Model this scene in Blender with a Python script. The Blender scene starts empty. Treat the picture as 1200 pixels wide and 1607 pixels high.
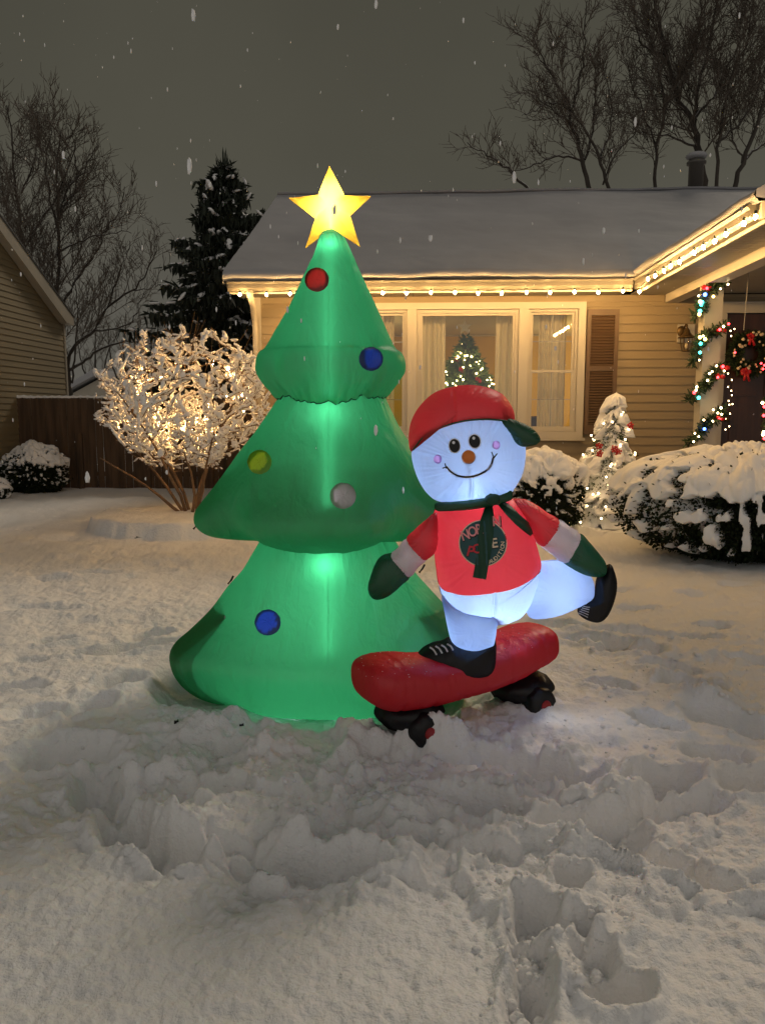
import bpy, math, random
import numpy as np
from math import sin, cos, pi, radians, atan, sqrt
from mathutils import Vector

# ------------------------------------------------------------------ camera, world, light, exposure
scn = bpy.context.scene
F, CX, CY = 1205.0, 600.0, 803.5
PITCH, YAW, EYE = atan(151.5/1205), atan(56/1205), 1.5
cd = bpy.data.cameras.new('camera'); cam = bpy.data.objects.new('camera', cd)
scn.collection.objects.link(cam); scn.camera = cam
cd.sensor_fit = 'HORIZONTAL'; cd.sensor_width = 36; cd.lens = 36*F/1200
cd.clip_start = .05; cd.clip_end = 2000
cam.location = (0, 0, EYE); cam.rotation_euler = (pi/2-PITCH, 0, YAW)
fwd = np.array((-sin(YAW)*cos(PITCH), cos(YAW)*cos(PITCH), -sin(PITCH)))
rgt = np.array((cos(YAW), sin(YAW), 0.)); upv = np.cross(rgt, fwd)
def ray(px, py): return fwd + rgt*(px-CX)/F - upv*(py-CY)/F
def P(px, py, Y):            # point of a pixel on the plane y = Y
    d = ray(px, py); t = Y/d[1]; return np.array((d[0]*t, Y, EYE+d[2]*t))
def PX(px, py, X):
    d = ray(px, py); t = X/d[0]; return np.array((X, d[1]*t, EYE+d[2]*t))
def G(px, py, z=0.):
    d = ray(px, py); t = (z-EYE)/d[2]; return np.array((d[0]*t, d[1]*t, z))

world = bpy.data.worlds.new('World'); scn.world = world; world.use_nodes = True
nt = world.node_tree; nt.nodes.clear()
wo = nt.nodes.new('ShaderNodeOutputWorld'); bg = nt.nodes.new('ShaderNodeBackground')
tc = nt.nodes.new('ShaderNodeTexCoord'); sep = nt.nodes.new('ShaderNodeSeparateXYZ')
nt.links.new(tc.outputs['Generated'], sep.inputs[0])
cr = nt.nodes.new('ShaderNodeValToRGB'); nt.links.new(sep.outputs['Z'], cr.inputs[0])
cr.color_ramp.elements[0].position = 0.0; cr.color_ramp.elements[0].color = (.112, .105, .090, 1)
cr.color_ramp.elements[1].position = .75; cr.color_ramp.elements[1].color = (.050, .048, .036, 1)
e = cr.color_ramp.elements.new(.3); e.color = (.078, .074, .056, 1)
# town glow in the cloud behind the camera (south)
mr = nt.nodes.new('ShaderNodeMapRange'); nt.links.new(sep.outputs['Y'], mr.inputs[0])
mr.inputs[1].default_value = .1; mr.inputs[2].default_value = -1.; mr.inputs[3].default_value = 0.; mr.inputs[4].default_value = 1.
mx = nt.nodes.new('ShaderNodeMix'); mx.data_type = 'RGBA'
nt.links.new(mr.outputs[0], mx.inputs[0]); nt.links.new(cr.outputs[0], mx.inputs[6]); mx.inputs[7].default_value = (.40, .375, .345, 1)
cn = nt.nodes.new('ShaderNodeTexNoise'); cn.inputs['Scale'].default_value = 2.2; cn.inputs['Detail'].default_value = 4; nt.links.new(tc.outputs['Generated'], cn.inputs[0])
cm = nt.nodes.new('ShaderNodeMapRange'); cm.inputs[1].default_value = .3; cm.inputs[2].default_value = .7; cm.inputs[3].default_value = .90; cm.inputs[4].default_value = 1.10; nt.links.new(cn.outputs[0], cm.inputs[0])
vm = nt.nodes.new('ShaderNodeVectorMath'); vm.operation = 'SCALE'; nt.links.new(mx.outputs[2], vm.inputs[0]); nt.links.new(cm.outputs[0], vm.inputs['Scale'])
nt.links.new(vm.outputs[0], bg.inputs[0]); bg.inputs[1].default_value = 1.0
nt.links.new(bg.outputs[0], wo.inputs[0])

sd = bpy.data.lights.new('sky_glow_sun', 'SUN'); so = bpy.data.objects.new('sky_glow_sun', sd)
scn.collection.objects.link(so); sd.energy = .95; sd.angle = radians(14); sd.color = (1, .85, .66)
so.rotation_euler = (radians(-50), 0, radians(-28))

scn.view_settings.view_transform = 'Standard'; scn.view_settings.look = 'None'
scn.view_settings.exposure = 0.0; scn.view_settings.gamma = 1.0
cy = scn.cycles
cy.max_bounces = 7; cy.diffuse_bounces = 4; cy.glossy_bounces = 2; cy.transmission_bounces = 5; cy.transparent_max_bounces = 12
cy.sample_clamp_indirect = 3.0; cy.caustics_reflective = False; cy.caustics_refractive = False
cy.use_light_tree = True

# ------------------------------------------------------------------ helpers
R = random.Random(5); RN = np.random.RandomState(7)
C = scn.collection
def perm_tables(seed):
    r = np.random.RandomState(seed); p = r.permutation(256); return np.concatenate([p, p, p]), r.uniform(0, 2*pi, 256)
PT, GA = perm_tables(11)
def n2(x, y):
    x = np.asarray(x, float); y = np.asarray(y, float)
    xi = np.floor(x).astype(int); yi = np.floor(y).astype(int); xf = x-xi; yf = y-yi
    u = xf*xf*xf*(xf*(xf*6-15)+10); v = yf*yf*yf*(yf*(yf*6-15)+10)
    def g(ix, iy, fx, fy):
        a = GA[PT[PT[ix & 255]+(iy & 255)]]; return np.cos(a)*fx+np.sin(a)*fy
    a = g(xi, yi, xf, yf); b = g(xi+1, yi, xf-1, yf); c = g(xi, yi+1, xf, yf-1); d = g(xi+1, yi+1, xf-1, yf-1)
    return ((a+(b-a)*u)+((c+(d-c)*u)-(a+(b-a)*u))*v)*1.4
def fbm2(x, y, o=4, g=.5):
    s = 0; a = 1
    for i in range(o): s = s+a*n2(x*2**i+i*17.3, y*2**i-i*9.1); a *= g
    return s
def n3(x, y, z):
    x = np.asarray(x, float); y = np.asarray(y, float); z = np.asarray(z, float)
    xi = np.floor(x).astype(int); yi = np.floor(y).astype(int); zi = np.floor(z).astype(int)
    xf = x-xi; yf = y-yi; zf = z-zi; u = xf*xf*(3-2*xf); v = yf*yf*(3-2*yf); w = zf*zf*(3-2*zf)
    def h(a, b, c): return (PT[PT[PT[a & 255]+(b & 255)]+(c & 255)]/127.5)-1
    r = 0
    for dx in (0, 1):
        for dy in (0, 1):
            for dz in (0, 1):
                r = r+h(xi+dx, yi+dy, zi+dz)*(u if dx else 1-u)*(v if dy else 1-v)*(w if dz else 1-w)
    return r
def fbm3(x, y, z, o=3):
    s = 0; a = 1
    for i in range(o): s = s+a*n3(x*2**i+i*7.7, y*2**i, z*2**i-i*3.1); a *= .5
    return s
def sstep(a, b, x):
    t = np.clip((x-a)/(b-a), 0, 1); return t*t*(3-2*t)

def empty(name, loc, label, cat, group=None):
    o = bpy.data.objects.new(name, None); C.objects.link(o); o.location = [float(v) for v in loc]; o.empty_display_size = .1
    o['label'] = label; o['category'] = cat
    if group: o['group'] = group
    return o
def mesh(name, V, Fc, mat, parent=None, smooth=True, label=None, cat=None, group=None, kind=None, base=None):
    """link one mesh object; vertices are given in world space, the origin goes to the parent's place or the base"""
    V = np.asarray(V, float).reshape(-1, 3)
    if parent is not None:
        off = np.zeros(3); p = parent
        while p is not None: off += np.array(p.location); p = p.parent
        loc = np.zeros(3)
    else:
        off = np.array(base) if base is not None else np.array(((V[:, 0].min()+V[:, 0].max())/2, (V[:, 1].min()+V[:, 1].max())/2, V[:, 2].min()))
        if kind == 'structure': off = np.zeros(3)
        loc = off
    me = bpy.data.meshes.new(name)
    if isinstance(Fc, np.ndarray):
        nf, k = Fc.shape
        me.vertices.add(len(V)); me.vertices.foreach_set('co', (V-off).astype(np.float32).ravel())
        me.loops.add(nf*k); me.loops.foreach_set('vertex_index', Fc.astype(np.int32).ravel())
        me.polygons.add(nf); me.polygons.foreach_set('loop_start', np.arange(0, nf*k, k, dtype=np.int32))
        me.polygons.foreach_set('loop_total', np.full(nf, k, np.int32))
        me.update(calc_edges=True)
    else:
        me.from_pydata([tuple(v) for v in (V-off)], [], [tuple(int(i) for i in f) for f in Fc]); me.update()
    if smooth: me.polygons.foreach_set('use_smooth', [True]*len(me.polygons))
    for m in (mat if isinstance(mat, (list, tuple)) else [mat]): me.materials.append(m)
    o = bpy.data.objects.new(name, me); C.objects.link(o); o.location = loc
    if parent is not None: o.parent = parent
    if label: o['label'] = label
    if cat: o['category'] = cat
    if group: o['group'] = group
    if kind: o['kind'] = kind
    return o
class MB:
    """collects boxes, tubes, quads"""
    def __init__(s): s.v = []; s.f = []; s.n = 0
    def add(s, V, Fc):
        V = np.asarray(V, float).reshape(-1, 3); s.v.append(V); s.f += [tuple(int(i)+s.n for i in f) for f in Fc]; s.n += len(V); return s
    def box(s, x0, x1, y0, y1, z0, z1):
        return s.add([(x0,y0,z0),(x1,y0,z0),(x1,y1,z0),(x0,y1,z0),(x0,y0,z1),(x1,y0,z1),(x1,y1,z1),(x0,y1,z1)],
            [(0,3,2,1),(4,5,6,7),(0,1,5,4),(1,2,6,5),(2,3,7,6),(3,0,4,7)])
    def prism(s, poly, axis, a, b):     # poly of 2 coords in the plane normal to axis
        n = len(poly); V = []
        for t in (a, b):
            for p in poly:
                V.append({'x': (t, p[0], p[1]), 'y': (p[0], t, p[1]), 'z': (p[0], p[1], t)}[axis])
        return s.add(V, [tuple(range(n)), tuple(range(2*n-1, n-1, -1))]+[(i, i+n, (i+1) % n+n, (i+1) % n) for i in range(n)])
    def tube(s, pts, rad, n=6, cap=True):
        pts = [np.array(p, float) for p in pts]
        if not hasattr(rad, '__len__'): rad = [rad]*len(pts)
        V = []; ref = np.array((.31, .17, .93))
        for i, p in enumerate(pts):
            d = pts[min(i+1, len(pts)-1)]-pts[max(i-1, 0)]; d = d/(np.linalg.norm(d)+1e-9)
            a = np.cross(d, ref if abs(d@ref) < .95 else np.array((1., 0, 0))); a /= np.linalg.norm(a)+1e-9; b = np.cross(d, a)
            for k in range(n): V.append(p+rad[i]*(a*cos(2*pi*k/n)+b*sin(2*pi*k/n)))
        Fc = [(i*n+k, i*n+(k+1) % n, (i+1)*n+(k+1) % n, (i+1)*n+k) for i in range(len(pts)-1) for k in range(n)]
        if cap and n > 2: Fc += [tuple(range(n-1, -1, -1)), tuple((len(pts)-1)*n+k for k in range(n))]
        return s.add(V, Fc)
    def ball(s, c, r, nu=10, nv=6, sc=(1, 1, 1), noise=0, fr=3., rot=None):
        V, Fc = sphere(nu, nv); 
        if noise: V = V*(1+noise*n3(V[:, 0]*fr+c[0]*9, V[:, 1]*fr+c[1]*9, V[:, 2]*fr+c[2]*9))[:, None]
        V = V*np.array(sc)*r
        if rot is not None: V = V@np.array(rot).T
        return s.add(V+np.array(c), Fc)
    def lathe(s, c, prof, n=20):
        V = []; 
        for (r, z) in prof: V += [(c[0]+r*cos(2*pi*k/n), c[1]+r*sin(2*pi*k/n), c[2]+z) for k in range(n)]
        Fc = [(i*n+k, i*n+(k+1) % n, (i+1)*n+(k+1) % n, (i+1)*n+k) for i in range(len(prof)-1) for k in range(n)]
        return s.add(V, Fc)
    def build(s, name, mat, parent=None, **k):
        return mesh(name, np.concatenate(s.v), s.f, mat, parent, **k)
_sp = {}
def sphere(nu, nv):
    if (nu, nv) in _sp: return _sp[nu, nv]
    V = [(0, 0, 1)]
    for j in range(1, nv):
        for i in range(nu): a = pi*j/nv; b = 2*pi*i/nu; V.append((sin(a)*cos(b), sin(a)*sin(b), cos(a)))
    V.append((0, 0, -1)); Fc = [(0, 1+i, 1+(i+1) % nu) for i in range(nu)]
    for j in range(nv-2):
        for i in range(nu): a = 1+j*nu+i; b = 1+j*nu+(i+1) % nu; Fc.append((a, a+nu, b+nu, b))
    L = len(V)-1; o = 1+(nv-2)*nu; Fc += [(L, o+(i+1) % nu, o+i) for i in range(nu)]
    _sp[nu, nv] = (np.array(V), Fc); return _sp[nu, nv]
def gridfaces(nr, nc, wrap=False):
    i, j = np.meshgrid(np.arange(nr-1), np.arange(nc if wrap else nc-1), indexing='ij')
    j2 = (j+1) % nc
    return np.stack([i*nc+j, i*nc+j2, (i+1)*nc+j2, (i+1)*nc+j], -1).reshape(-1, 4)
def rot_to(d):      # matrix whose x axis is d
    d = np.array(d, float); d /= np.linalg.norm(d); u = np.array((0, 0, 1.)); 
    if abs(d[2]) > .97: u = np.array((0, 1., 0))
    y = np.cross(u, d); y /= np.linalg.norm(y); z = np.cross(d, y); return np.stack([d, y, z], 1)
def curve(pts, n, closed=True):     # Catmull-Rom resampled evenly
    pts = np.array(pts, float); m = len(pts); out = []
    segs = m if closed else m-1
    for i in range(segs):
        if closed: p0, p1, p2, p3 = pts[(i-1) % m], pts[i], pts[(i+1) % m], pts[(i+2) % m]
        else: p0, p1, p2, p3 = pts[max(i-1, 0)], pts[i], pts[i+1], pts[min(i+2, m-1)]
        for t in np.linspace(0, 1, 24, endpoint=False):
            out.append(.5*((2*p1)+(-p0+p2)*t+(2*p0-5*p1+4*p2-p3)*t*t+(-p0+3*p1-3*p2+p3)*t**3))
    out.append(pts[0] if closed else pts[-1]); out = np.array(out)
    L = np.concatenate([[0], np.cumsum(np.linalg.norm(np.diff(out, axis=0), axis=1))])
    q = np.linspace(0, L[-1], n, endpoint=not closed)
    return np.stack([np.interp(q, L, out[:, k]) for k in range(out.shape[1])], 1)

# ------------------------------------------------------------------ materials
def mat(name, col, rough=.6, bump=None, var=None, spec=.5, metal=0, coat=0, coords='Object'):
    m = bpy.data.materials.new(name); m.use_nodes = True; t = m.node_tree; b = t.nodes['Principled BSDF']
    b.inputs['Base Color'].default_value = (*col, 1); b.inputs['Roughness'].default_value = rough
    b.inputs['Specular IOR Level'].default_value = spec; b.inputs['Metallic'].default_value = metal
    tc = t.nodes.new('ShaderNodeTexCoord')
    if var:     # (scale xyz, strength 0..1, darker factor)
        mp = t.nodes.new('ShaderNodeMapping'); t.links.new(tc.outputs[coords], mp.inputs[0]); mp.inputs['Scale'].default_value = var[0]
        n = t.nodes.new('ShaderNodeTexNoise'); n.inputs['Scale'].default_value = 1; n.inputs['Detail'].default_value = 6
        t.links.new(mp.outputs[0], n.inputs[0])
        c = t.nodes.new('ShaderNodeValToRGB'); t.links.new(n.outputs[0], c.inputs[0])
        c.color_ramp.elements[0].position = .3; c.color_ramp.elements[1].position = .7
        c.color_ramp.elements[0].color = (*[v*var[1] for v in col], 1); c.color_ramp.elements[1].color = (*col, 1)
        t.links.new(c.outputs[0], b.inputs['Base Color'])
    if bump:    # list of (scale xyz, strength, distance)
        prev = None
        for (s, st, di) in bump:
            mp = t.nodes.new('ShaderNodeMapping'); t.links.new(tc.outputs[coords], mp.inputs[0]); mp.inputs['Scale'].default_value = s
            n = t.nodes.new('ShaderNodeTexNoise'); n.inputs['Scale'].default_value = 1; n.inputs['Detail'].default_value = 4
            t.links.new(mp.outputs[0], n.inputs[0])
            bn = t.nodes.new('ShaderNodeBump'); bn.inputs['Strength'].default_value = st; bn.inputs['Distance'].default_value = di
            t.links.new(n.outputs[0], bn.inputs['Height'])
            if prev: t.links.new(prev.outputs[0], bn.inputs['Normal'])
            prev = bn
        t.links.new(prev.outputs[0], b.inputs['Normal'])
    return m
def snowtop(m, lo=.25, hi=.6, amount=1.0, scale=6.):
    """snow lying on what faces up"""
    t = m.node_tree; b = t.nodes['Principled BSDF']; g = t.nodes.new('ShaderNodeNewGeometry'); s = t.nodes.new('ShaderNodeSeparateXYZ')
    t.links.new(g.outputs['Normal'], s.inputs[0]); r = t.nodes.new('ShaderNodeMapRange'); r.inputs[1].default_value = lo; r.inputs[2].default_value = hi; r.inputs[4].default_value = amount
    n = t.nodes.new('ShaderNodeTexNoise'); n.inputs['Scale'].default_value = scale; t.links.new(g.outputs['Position'], n.inputs[0])
    a = t.nodes.new('ShaderNodeMath'); a.operation = 'MULTIPLY_ADD'; t.links.new(n.outputs[0], a.inputs[0]); a.inputs[1].default_value = .9; a.inputs[2].default_value = -.45
    a2 = t.nodes.new('ShaderNodeMath'); a2.operation = 'ADD'; t.links.new(a.outputs[0], a2.inputs[0]); t.links.new(s.outputs['Z'], a2.inputs[1])
    t.links.new(a2.outputs[0], r.inputs[0])
    x = t.nodes.new('ShaderNodeMix'); x.data_type = 'RGBA'; t.links.new(r.outputs[0], x.inputs[0])
    L = b.inputs['Base Color'].links
    if L: t.links.new(L[0].from_socket, x.inputs[6])
    else: x.inputs[6].default_value = b.inputs['Base Color'].default_value
    x.inputs[7].default_value = (.8, .8, .82, 1); t.links.new(x.outputs[2], b.inputs['Base Color'])
    return m
def emis(name, col, st, base=None):
    m = bpy.data.materials.new(name); m.use_nodes = True; t = m.node_tree; b = t.nodes['Principled BSDF']
    b.inputs['Base Color'].default_value = (*(base or col), 1)
    b.inputs['Emission Color'].default_value = (*col, 1); b.inputs['Emission Strength'].default_value = st; return m
def fabric(name, col, trans=None, k=.72, bump=.35, rough=.42, spec=.05):
    """thin inflatable nylon: light passes through it"""
    trans = trans or col
    m = bpy.data.materials.new(name); m.use_nodes = True; t = m.node_tree; t.nodes.clear()
    o = t.nodes.new('ShaderNodeOutputMaterial'); d = t.nodes.new('ShaderNodeBsdfDiffuse'); tr = t.nodes.new('ShaderNodeBsdfTranslucent')
    g = t.nodes.new('ShaderNodeBsdfGlossy'); g.inputs['Roughness'].default_value = rough; g.inputs[0].default_value = (1, 1, 1, 1)
    d.inputs[0].default_value = (*col, 1); tr.inputs[0].default_value = (*trans, 1)
    tc = t.nodes.new('ShaderNodeTexCoord'); prev = None
    for (s, st, di) in (((7, 7, 2.6), bump, .03), ((26, 26, 8), bump*.8, .010), ((180, 180, 180), .12, .002)):
        mp = t.nodes.new('ShaderNodeMapping'); mp.inputs['Scale'].default_value = s; t.links.new(tc.outputs['Object'], mp.inputs[0])
        n = t.nodes.new('ShaderNodeTexNoise'); n.inputs['Scale'].default_value = 1; n.inputs['Detail'].default_value = 3; n.inputs['Distortion'].default_value = .6
        t.links.new(mp.outputs[0], n.inputs[0]); bn = t.nodes.new('ShaderNodeBump'); bn.inputs['Strength'].default_value = st; bn.inputs['Distance'].default_value = di
        t.links.new(n.outputs[0], bn.inputs['Height'])
        if prev: t.links.new(prev.outputs[0], bn.inputs['Normal'])
        prev = bn
    for s in (d, tr, g): t.links.new(prev.outputs[0], s.inputs['Normal'])
    a = t.nodes.new('ShaderNodeMixShader'); a.inputs[0].default_value = k; t.links.new(d.outputs[0], a.inputs[1]); t.links.new(tr.outputs[0], a.inputs[2])
    b = t.nodes.new('ShaderNodeMixShader'); b.inputs[0].default_value = spec; t.links.new(a.outputs[0], b.inputs[1]); t.links.new(g.outputs[0], b.inputs[2])
    t.links.new(b.outputs[0], o.inputs[0]); return m
M = {}
M['snow'] = mat('snow', (.86, .86, .87), .6, bump=[((9, 9, 9), .5, .03), ((38, 38, 38), .8, .012), ((120, 120, 120), .8, .005), ((400, 400, 400), .6, .002)], spec=.3)
M['snow_soft'] = mat('snow_soft', (.86, .86, .87), .6, bump=[((7, 7, 7), .35, .04), ((60, 60, 60), .25, .005)], spec=.25)
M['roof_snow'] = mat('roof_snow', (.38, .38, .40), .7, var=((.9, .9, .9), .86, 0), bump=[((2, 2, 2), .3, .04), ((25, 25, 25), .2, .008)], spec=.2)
M['siding'] = mat('vinyl_siding', (.27, .212, .132), .5, var=((.6, .6, 3), .93, 0), bump=[((3, 60, 60), .12, .002)], spec=.35)
M['siding2'] = mat('old_siding', (.26, .21, .125), .6, var=((.5, .5, 2), .85, 0), bump=[((60, 3, 60), .15, .002)])
M['trim'] = mat('white_trim', (.45, .415, .35), .45, var=((2, 2, 2), .95, 0))
M['trim_dark'] = mat('weathered_trim', (.42, .38, .31), .6, var=((2, 2, 2), .85, 0))
M['gutter'] = mat('gutter_enamel', (.105, .095, .078), .5)
M['soffit'] = mat('soffit_panel', (.26, .24, .20), .5)
M['shutter'] = mat('shutter_brown', (.105, .06, .032), .5, var=((3, 3, 12), .85, 0))
M['shingle'] = mat('roof_shingle', (.06, .06, .06), .9, var=((20, 20, 20), .6, 0))
M['door'] = mat('door_wood', (.07, .026, .012), .4, var=((14, 14, 1.2), .45, 0), bump=[((30, 30, 2), .3, .003)])
M['bronze'] = mat('lantern_bronze', (.17, .11, .05), .4, metal=.7, var=((30, 30, 30), .6, 0))
M['metal'] = mat('flue_metal', (.12, .11, .10), .6, metal=.3)
M['fence'] = mat('fence_wood', (.115, .070, .040), .85, var=((9, 9, .8), .35, 0), bump=[((30, 30, 2), .5, .006)])
M['bark'] = snowtop(mat('bark', (.055, .045, .036), .9, var=((8, 8, 2), .6, 0)), .35, .7, .55)
M['twig'] = snowtop(mat('twig', (.085, .066, .05), .9), .45, .9, .32)
M['shrub_bark'] = mat('shrub_bark', (.22, .13, .07), .8, var=((20, 20, 5), .55, 0))
M['needle'] = mat('spruce_needles', (.018, .026, .016), .8)
M['leaf'] = mat('hedge_leaf', (.016, .024, .010), .8, spec=.15)
M['leaf_lit'] = mat('conifer_leaf', (.05, .075, .03), .6)
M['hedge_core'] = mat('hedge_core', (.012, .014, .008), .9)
M['stone'] = mat('bed_stone', (.09, .08, .07), .9, var=((12, 12, 12), .5, 0))
M['bulb'] = emis('warm_bulb', (1, .57, .19), 860, (1, .8, .5))
M['bulb_shrub'] = emis('shrub_bulb', (1, .55, .19), 1500, (1, .8, .5))
M['bulb_small'] = emis('small_warm_bulb', (1, .70, .34), 16, (1, .8, .5))
M['bulb_tree'] = emis('tree_bulb', (1, .70, .30), 30, (1, .8, .5))
M['bulb_red'] = emis('red_bulb', (1, .04, .05), 10); M['bulb_blue'] = emis('blue_bulb', (.06, .16, 1), 14)
M['bulb_teal'] = emis('teal_bulb', (.06, .85, .75), 8); M['bulb_yellow'] = emis('yellow_bulb', (1, .75, .2), 9)
M['wire'] = mat('wire', (.02, .03, .02), .6)
M['bow'] = mat('red_ribbon', (.5, .012, .015), .45)
M['berry'] = mat('cream_berry', (.75, .62, .42), .4)
M['garland'] = mat('garland_green', (.025, .05, .018), .7)
M['room_wall'] = mat('room_wall', (.68, .46, .10), .8)
M['room_white'] = mat('room_ceiling', (.75, .70, .55), .8)
M['curtain'] = fabric('sheer_curtain', (.86, .78, .62), k=.5, bump=.2)
M['silver'] = mat('silver_glitter', (.95, .92, .85), .5, metal=.3, bump=[((300, 300, 300), .8, .002)])
M['furn'] = mat('dark_furniture', (.06, .035, .02), .6)
g = bpy.data.materials.new('window_glass'); g.use_nodes = True; t = g.node_tree; t.nodes.clear()
o_ = t.nodes.new('ShaderNodeOutputMaterial'); a_ = t.nodes.new('ShaderNodeBsdfTransparent'); b_ = t.nodes.new('ShaderNodeBsdfGlossy'); b_.inputs['Roughness'].default_value = .02
c_ = t.nodes.new('ShaderNodeMixShader'); c_.inputs[0].default_value = .08; a_.inputs[0].default_value = (.92, .93, .92, 1)
t.links.new(a_.outputs[0], c_.inputs[1]); t.links.new(b_.outputs[0], c_.inputs[2]); t.links.new(c_.outputs[0], o_.inputs[0]); M['glass'] = g
M['f_green'] = fabric('green_nylon', (.015, .17, .07), (.052, .45, .165), bump=.6)
M['f_dgreen'] = fabric('dark_green_nylon', (.008, .10, .045), (.015, .22, .10), k=.5)
M['f_red'] = fabric('red_nylon', (.42, .012, .018), (.62, .035, .045), k=.6)
M['f_cap'] = fabric('cap_red_nylon', (.50, .012, .016), (.60, .03, .03), k=.5)
M['f_white'] = fabric('white_nylon', (.60, .66, .80), (.44, .60, .95), k=.62, bump=.6)
M['f_cuff'] = fabric('cuff_nylon', (.8, .77, .78), (.8, .78, .85), k=.45)
M['hub'] = mat('hub_red', (.30, .008, .010), .5)
M['f_deck'] = fabric('deck_red_nylon', (.60, .010, .020), (.5, .01, .01), k=.12, bump=.6, rough=.42, spec=.045)
M['f_black'] = fabric('black_nylon', (.007, .007, .009), k=.05, bump=.5, rough=.4, spec=.03)
M['f_star'] = fabric('yellow_nylon', (.75, .48, .03), (.98, .60, .06), bump=.2)
M['f_oblue'] = fabric('blue_nylon', (.01, .04, .26), (.006, .045, .42), k=.8); M['f_ored'] = fabric('ornament_red_nylon', (.35, .012, .008), (.50, .012, .008), k=.75)
M['f_oyel'] = fabric('ornament_yellow_nylon', (.40, .38, .02), (.62, .58, .02), k=.8); M['f_opink'] = fabric('ornament_pink_nylon', (.60, .34, .35), (.50, .33, .36), k=.8)
M['led'] = emis('glow_strip', (.82, .95, 1), 9)
M['led_star'] = emis('star_led', (1, .95, .75), 90)
M['seam'] = mat('seam_thread', (.004, .035, .018), .8)
M['ink'] = mat('printed_ink', (.006, .006, .008), .6); M['ink_white'] = mat('printed_white', (.8, .8, .85), .6)
M['badge_teal'] = mat('badge_teal', (.02, .085, .095), .6); M['badge_pink'] = mat('badge_letter_pink', (.9, .33, .33), .6); M['badge_red'] = mat('badge_letter_red', (.6, .03, .05), .6)
M['badge_cream'] = mat('badge_cream', (.85, .68, .5), .6)
M['cheek'] = fabric('cheek_pink', (.6, .32, .6), (.62, .34, .72), k=.8); M['nose'] = fabric('nose_orange', (1, .40, .12), (1, .50, .14), k=.85)
M['white_line'] = fabric('white_print', (.75, .75, .75), k=.3, bump=.1)

# ------------------------------------------------------------------ snow ground
def bed_h(x, y):
    d = np.sqrt(((x-BED[0])/BED[2])**2+((y-BED[1])/BED[3])**2)+.05*n2(x*1.4, y*1.4)+.012*n2(x*9, y*9)
    return .17*(1-sstep(.965, 1.02, d))
b0 = G(300, 803, .2); BED = (b0[0]+.05, b0[1]-.1, 1.30, 1.25)
def base_h(x, y):
    h = .13*sstep(6.5, 10.5, y)*sstep(-4, 2, x)+.05*sstep(9, 15, y)
    return h+.035*fbm2(x*.5, y*.5, 3)+.016*fbm2(x*1.7+3, y*2.1, 3)
def ground_h(x, y): return np.maximum(base_h(x, y), base_h(x, y)*.6+.03+bed_h(x, y))
# footprints, drag marks and heaps: px, py, half length, half width (m), angle deg (0 = along x), depth
HOLES = [(265,1335,.20,.10,-30,.12),(420,1358,.22,.08,-5,.10),(150,1240,.16,.10,-60,.08),(235,1005,.17,.09,35,.10),(90,1010,.16,.09,20,.07),(35,1085,.15,.08,0,.07),(140,1120,.15,.09,60,.09),(1030,1140,.16,.09,-40,.10),(960,1085,.15,.08,-30,.08),(1120,1190,.16,.09,-20,.09),(1000,960,.2,.09,0,.07),(880,1290,.13,.08,30,.08),(760,1330,.12,.08,0,.06),(890,1470,.09,.07,40,.08),(185,1078,.20,.12,60,.13),(112,1188,.26,.13,20,.11),(60,1130,.15,.10,30,.05),(200,1300,.17,.10,-35,.13),(160,1245,.25,.12,-50,.07),(330,1245,.16,.10,20,.08),
 (205,1210,.20,.10,0,.07),(505,1362,.26,.085,0,.11),(380,1330,.22,.07,-20,.06),(360,1180,.18,.09,30,.06),(470,1310,.2,.07,0,.05),(650,1312,.13,.07,10,.12),(560,1225,.18,.08,15,.05),
 (870,1212,.18,.10,-35,.09),(770,1190,.24,.12,-10,.05),(1035,1228,.20,.11,15,.12),(900,1390,.085,.07,70,.12),(1005,1345,.34,.075,-40,.12),(965,1300,.16,.10,-30,.11),
 (838,1445,.075,.12,8,.12),(832,1515,.07,.2,0,.07),(830,1590,.08,.16,0,.07),(965,1570,.10,.10,-60,.14),(935,1520,.07,.10,20,.07),(1085,1088,.20,.12,-50,.16),(1055,1060,.2,.10,-20,.11),
 (945,1012,.3,.11,-20,.12),(985,1030,.22,.11,-20,.11),(1150,1140,.30,.13,-50,.11),(1190,1230,.2,.12,20,.08),(1030,1000,.5,.10,-15,.09),(1115,988,.16,.08,0,.08),(870,985,.25,.1,-15,.09),
 (700,1400,.13,.09,0,.03),(1060,1270,.25,.1,20,.05),(1180,1045,.2,.1,0,.06),(230,1020,.3,.1,20,.08),(150,1030,.2,.1,10,.05),(40,1040,.15,.1,0,.03),
 (80,912,.2,.1,0,.04),(150,905,.3,.1,0,.04),(60,960,.3,.12,0,.03),(960,930,.3,.12,10,.06),(1090,940,.2,.12,0,.05),(1160,925,.2,.12,0,.05),(250,900,.2,.1,0,.03),(30,835,.3,.15,0,.04),(90,850,.3,.15,0,.04),(760,1260,.2,.09,-30,.07),(620,1180,.18,.1,0,.08)]
HOLES += [(480,1128,.42,.13,0,.10)]
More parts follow.
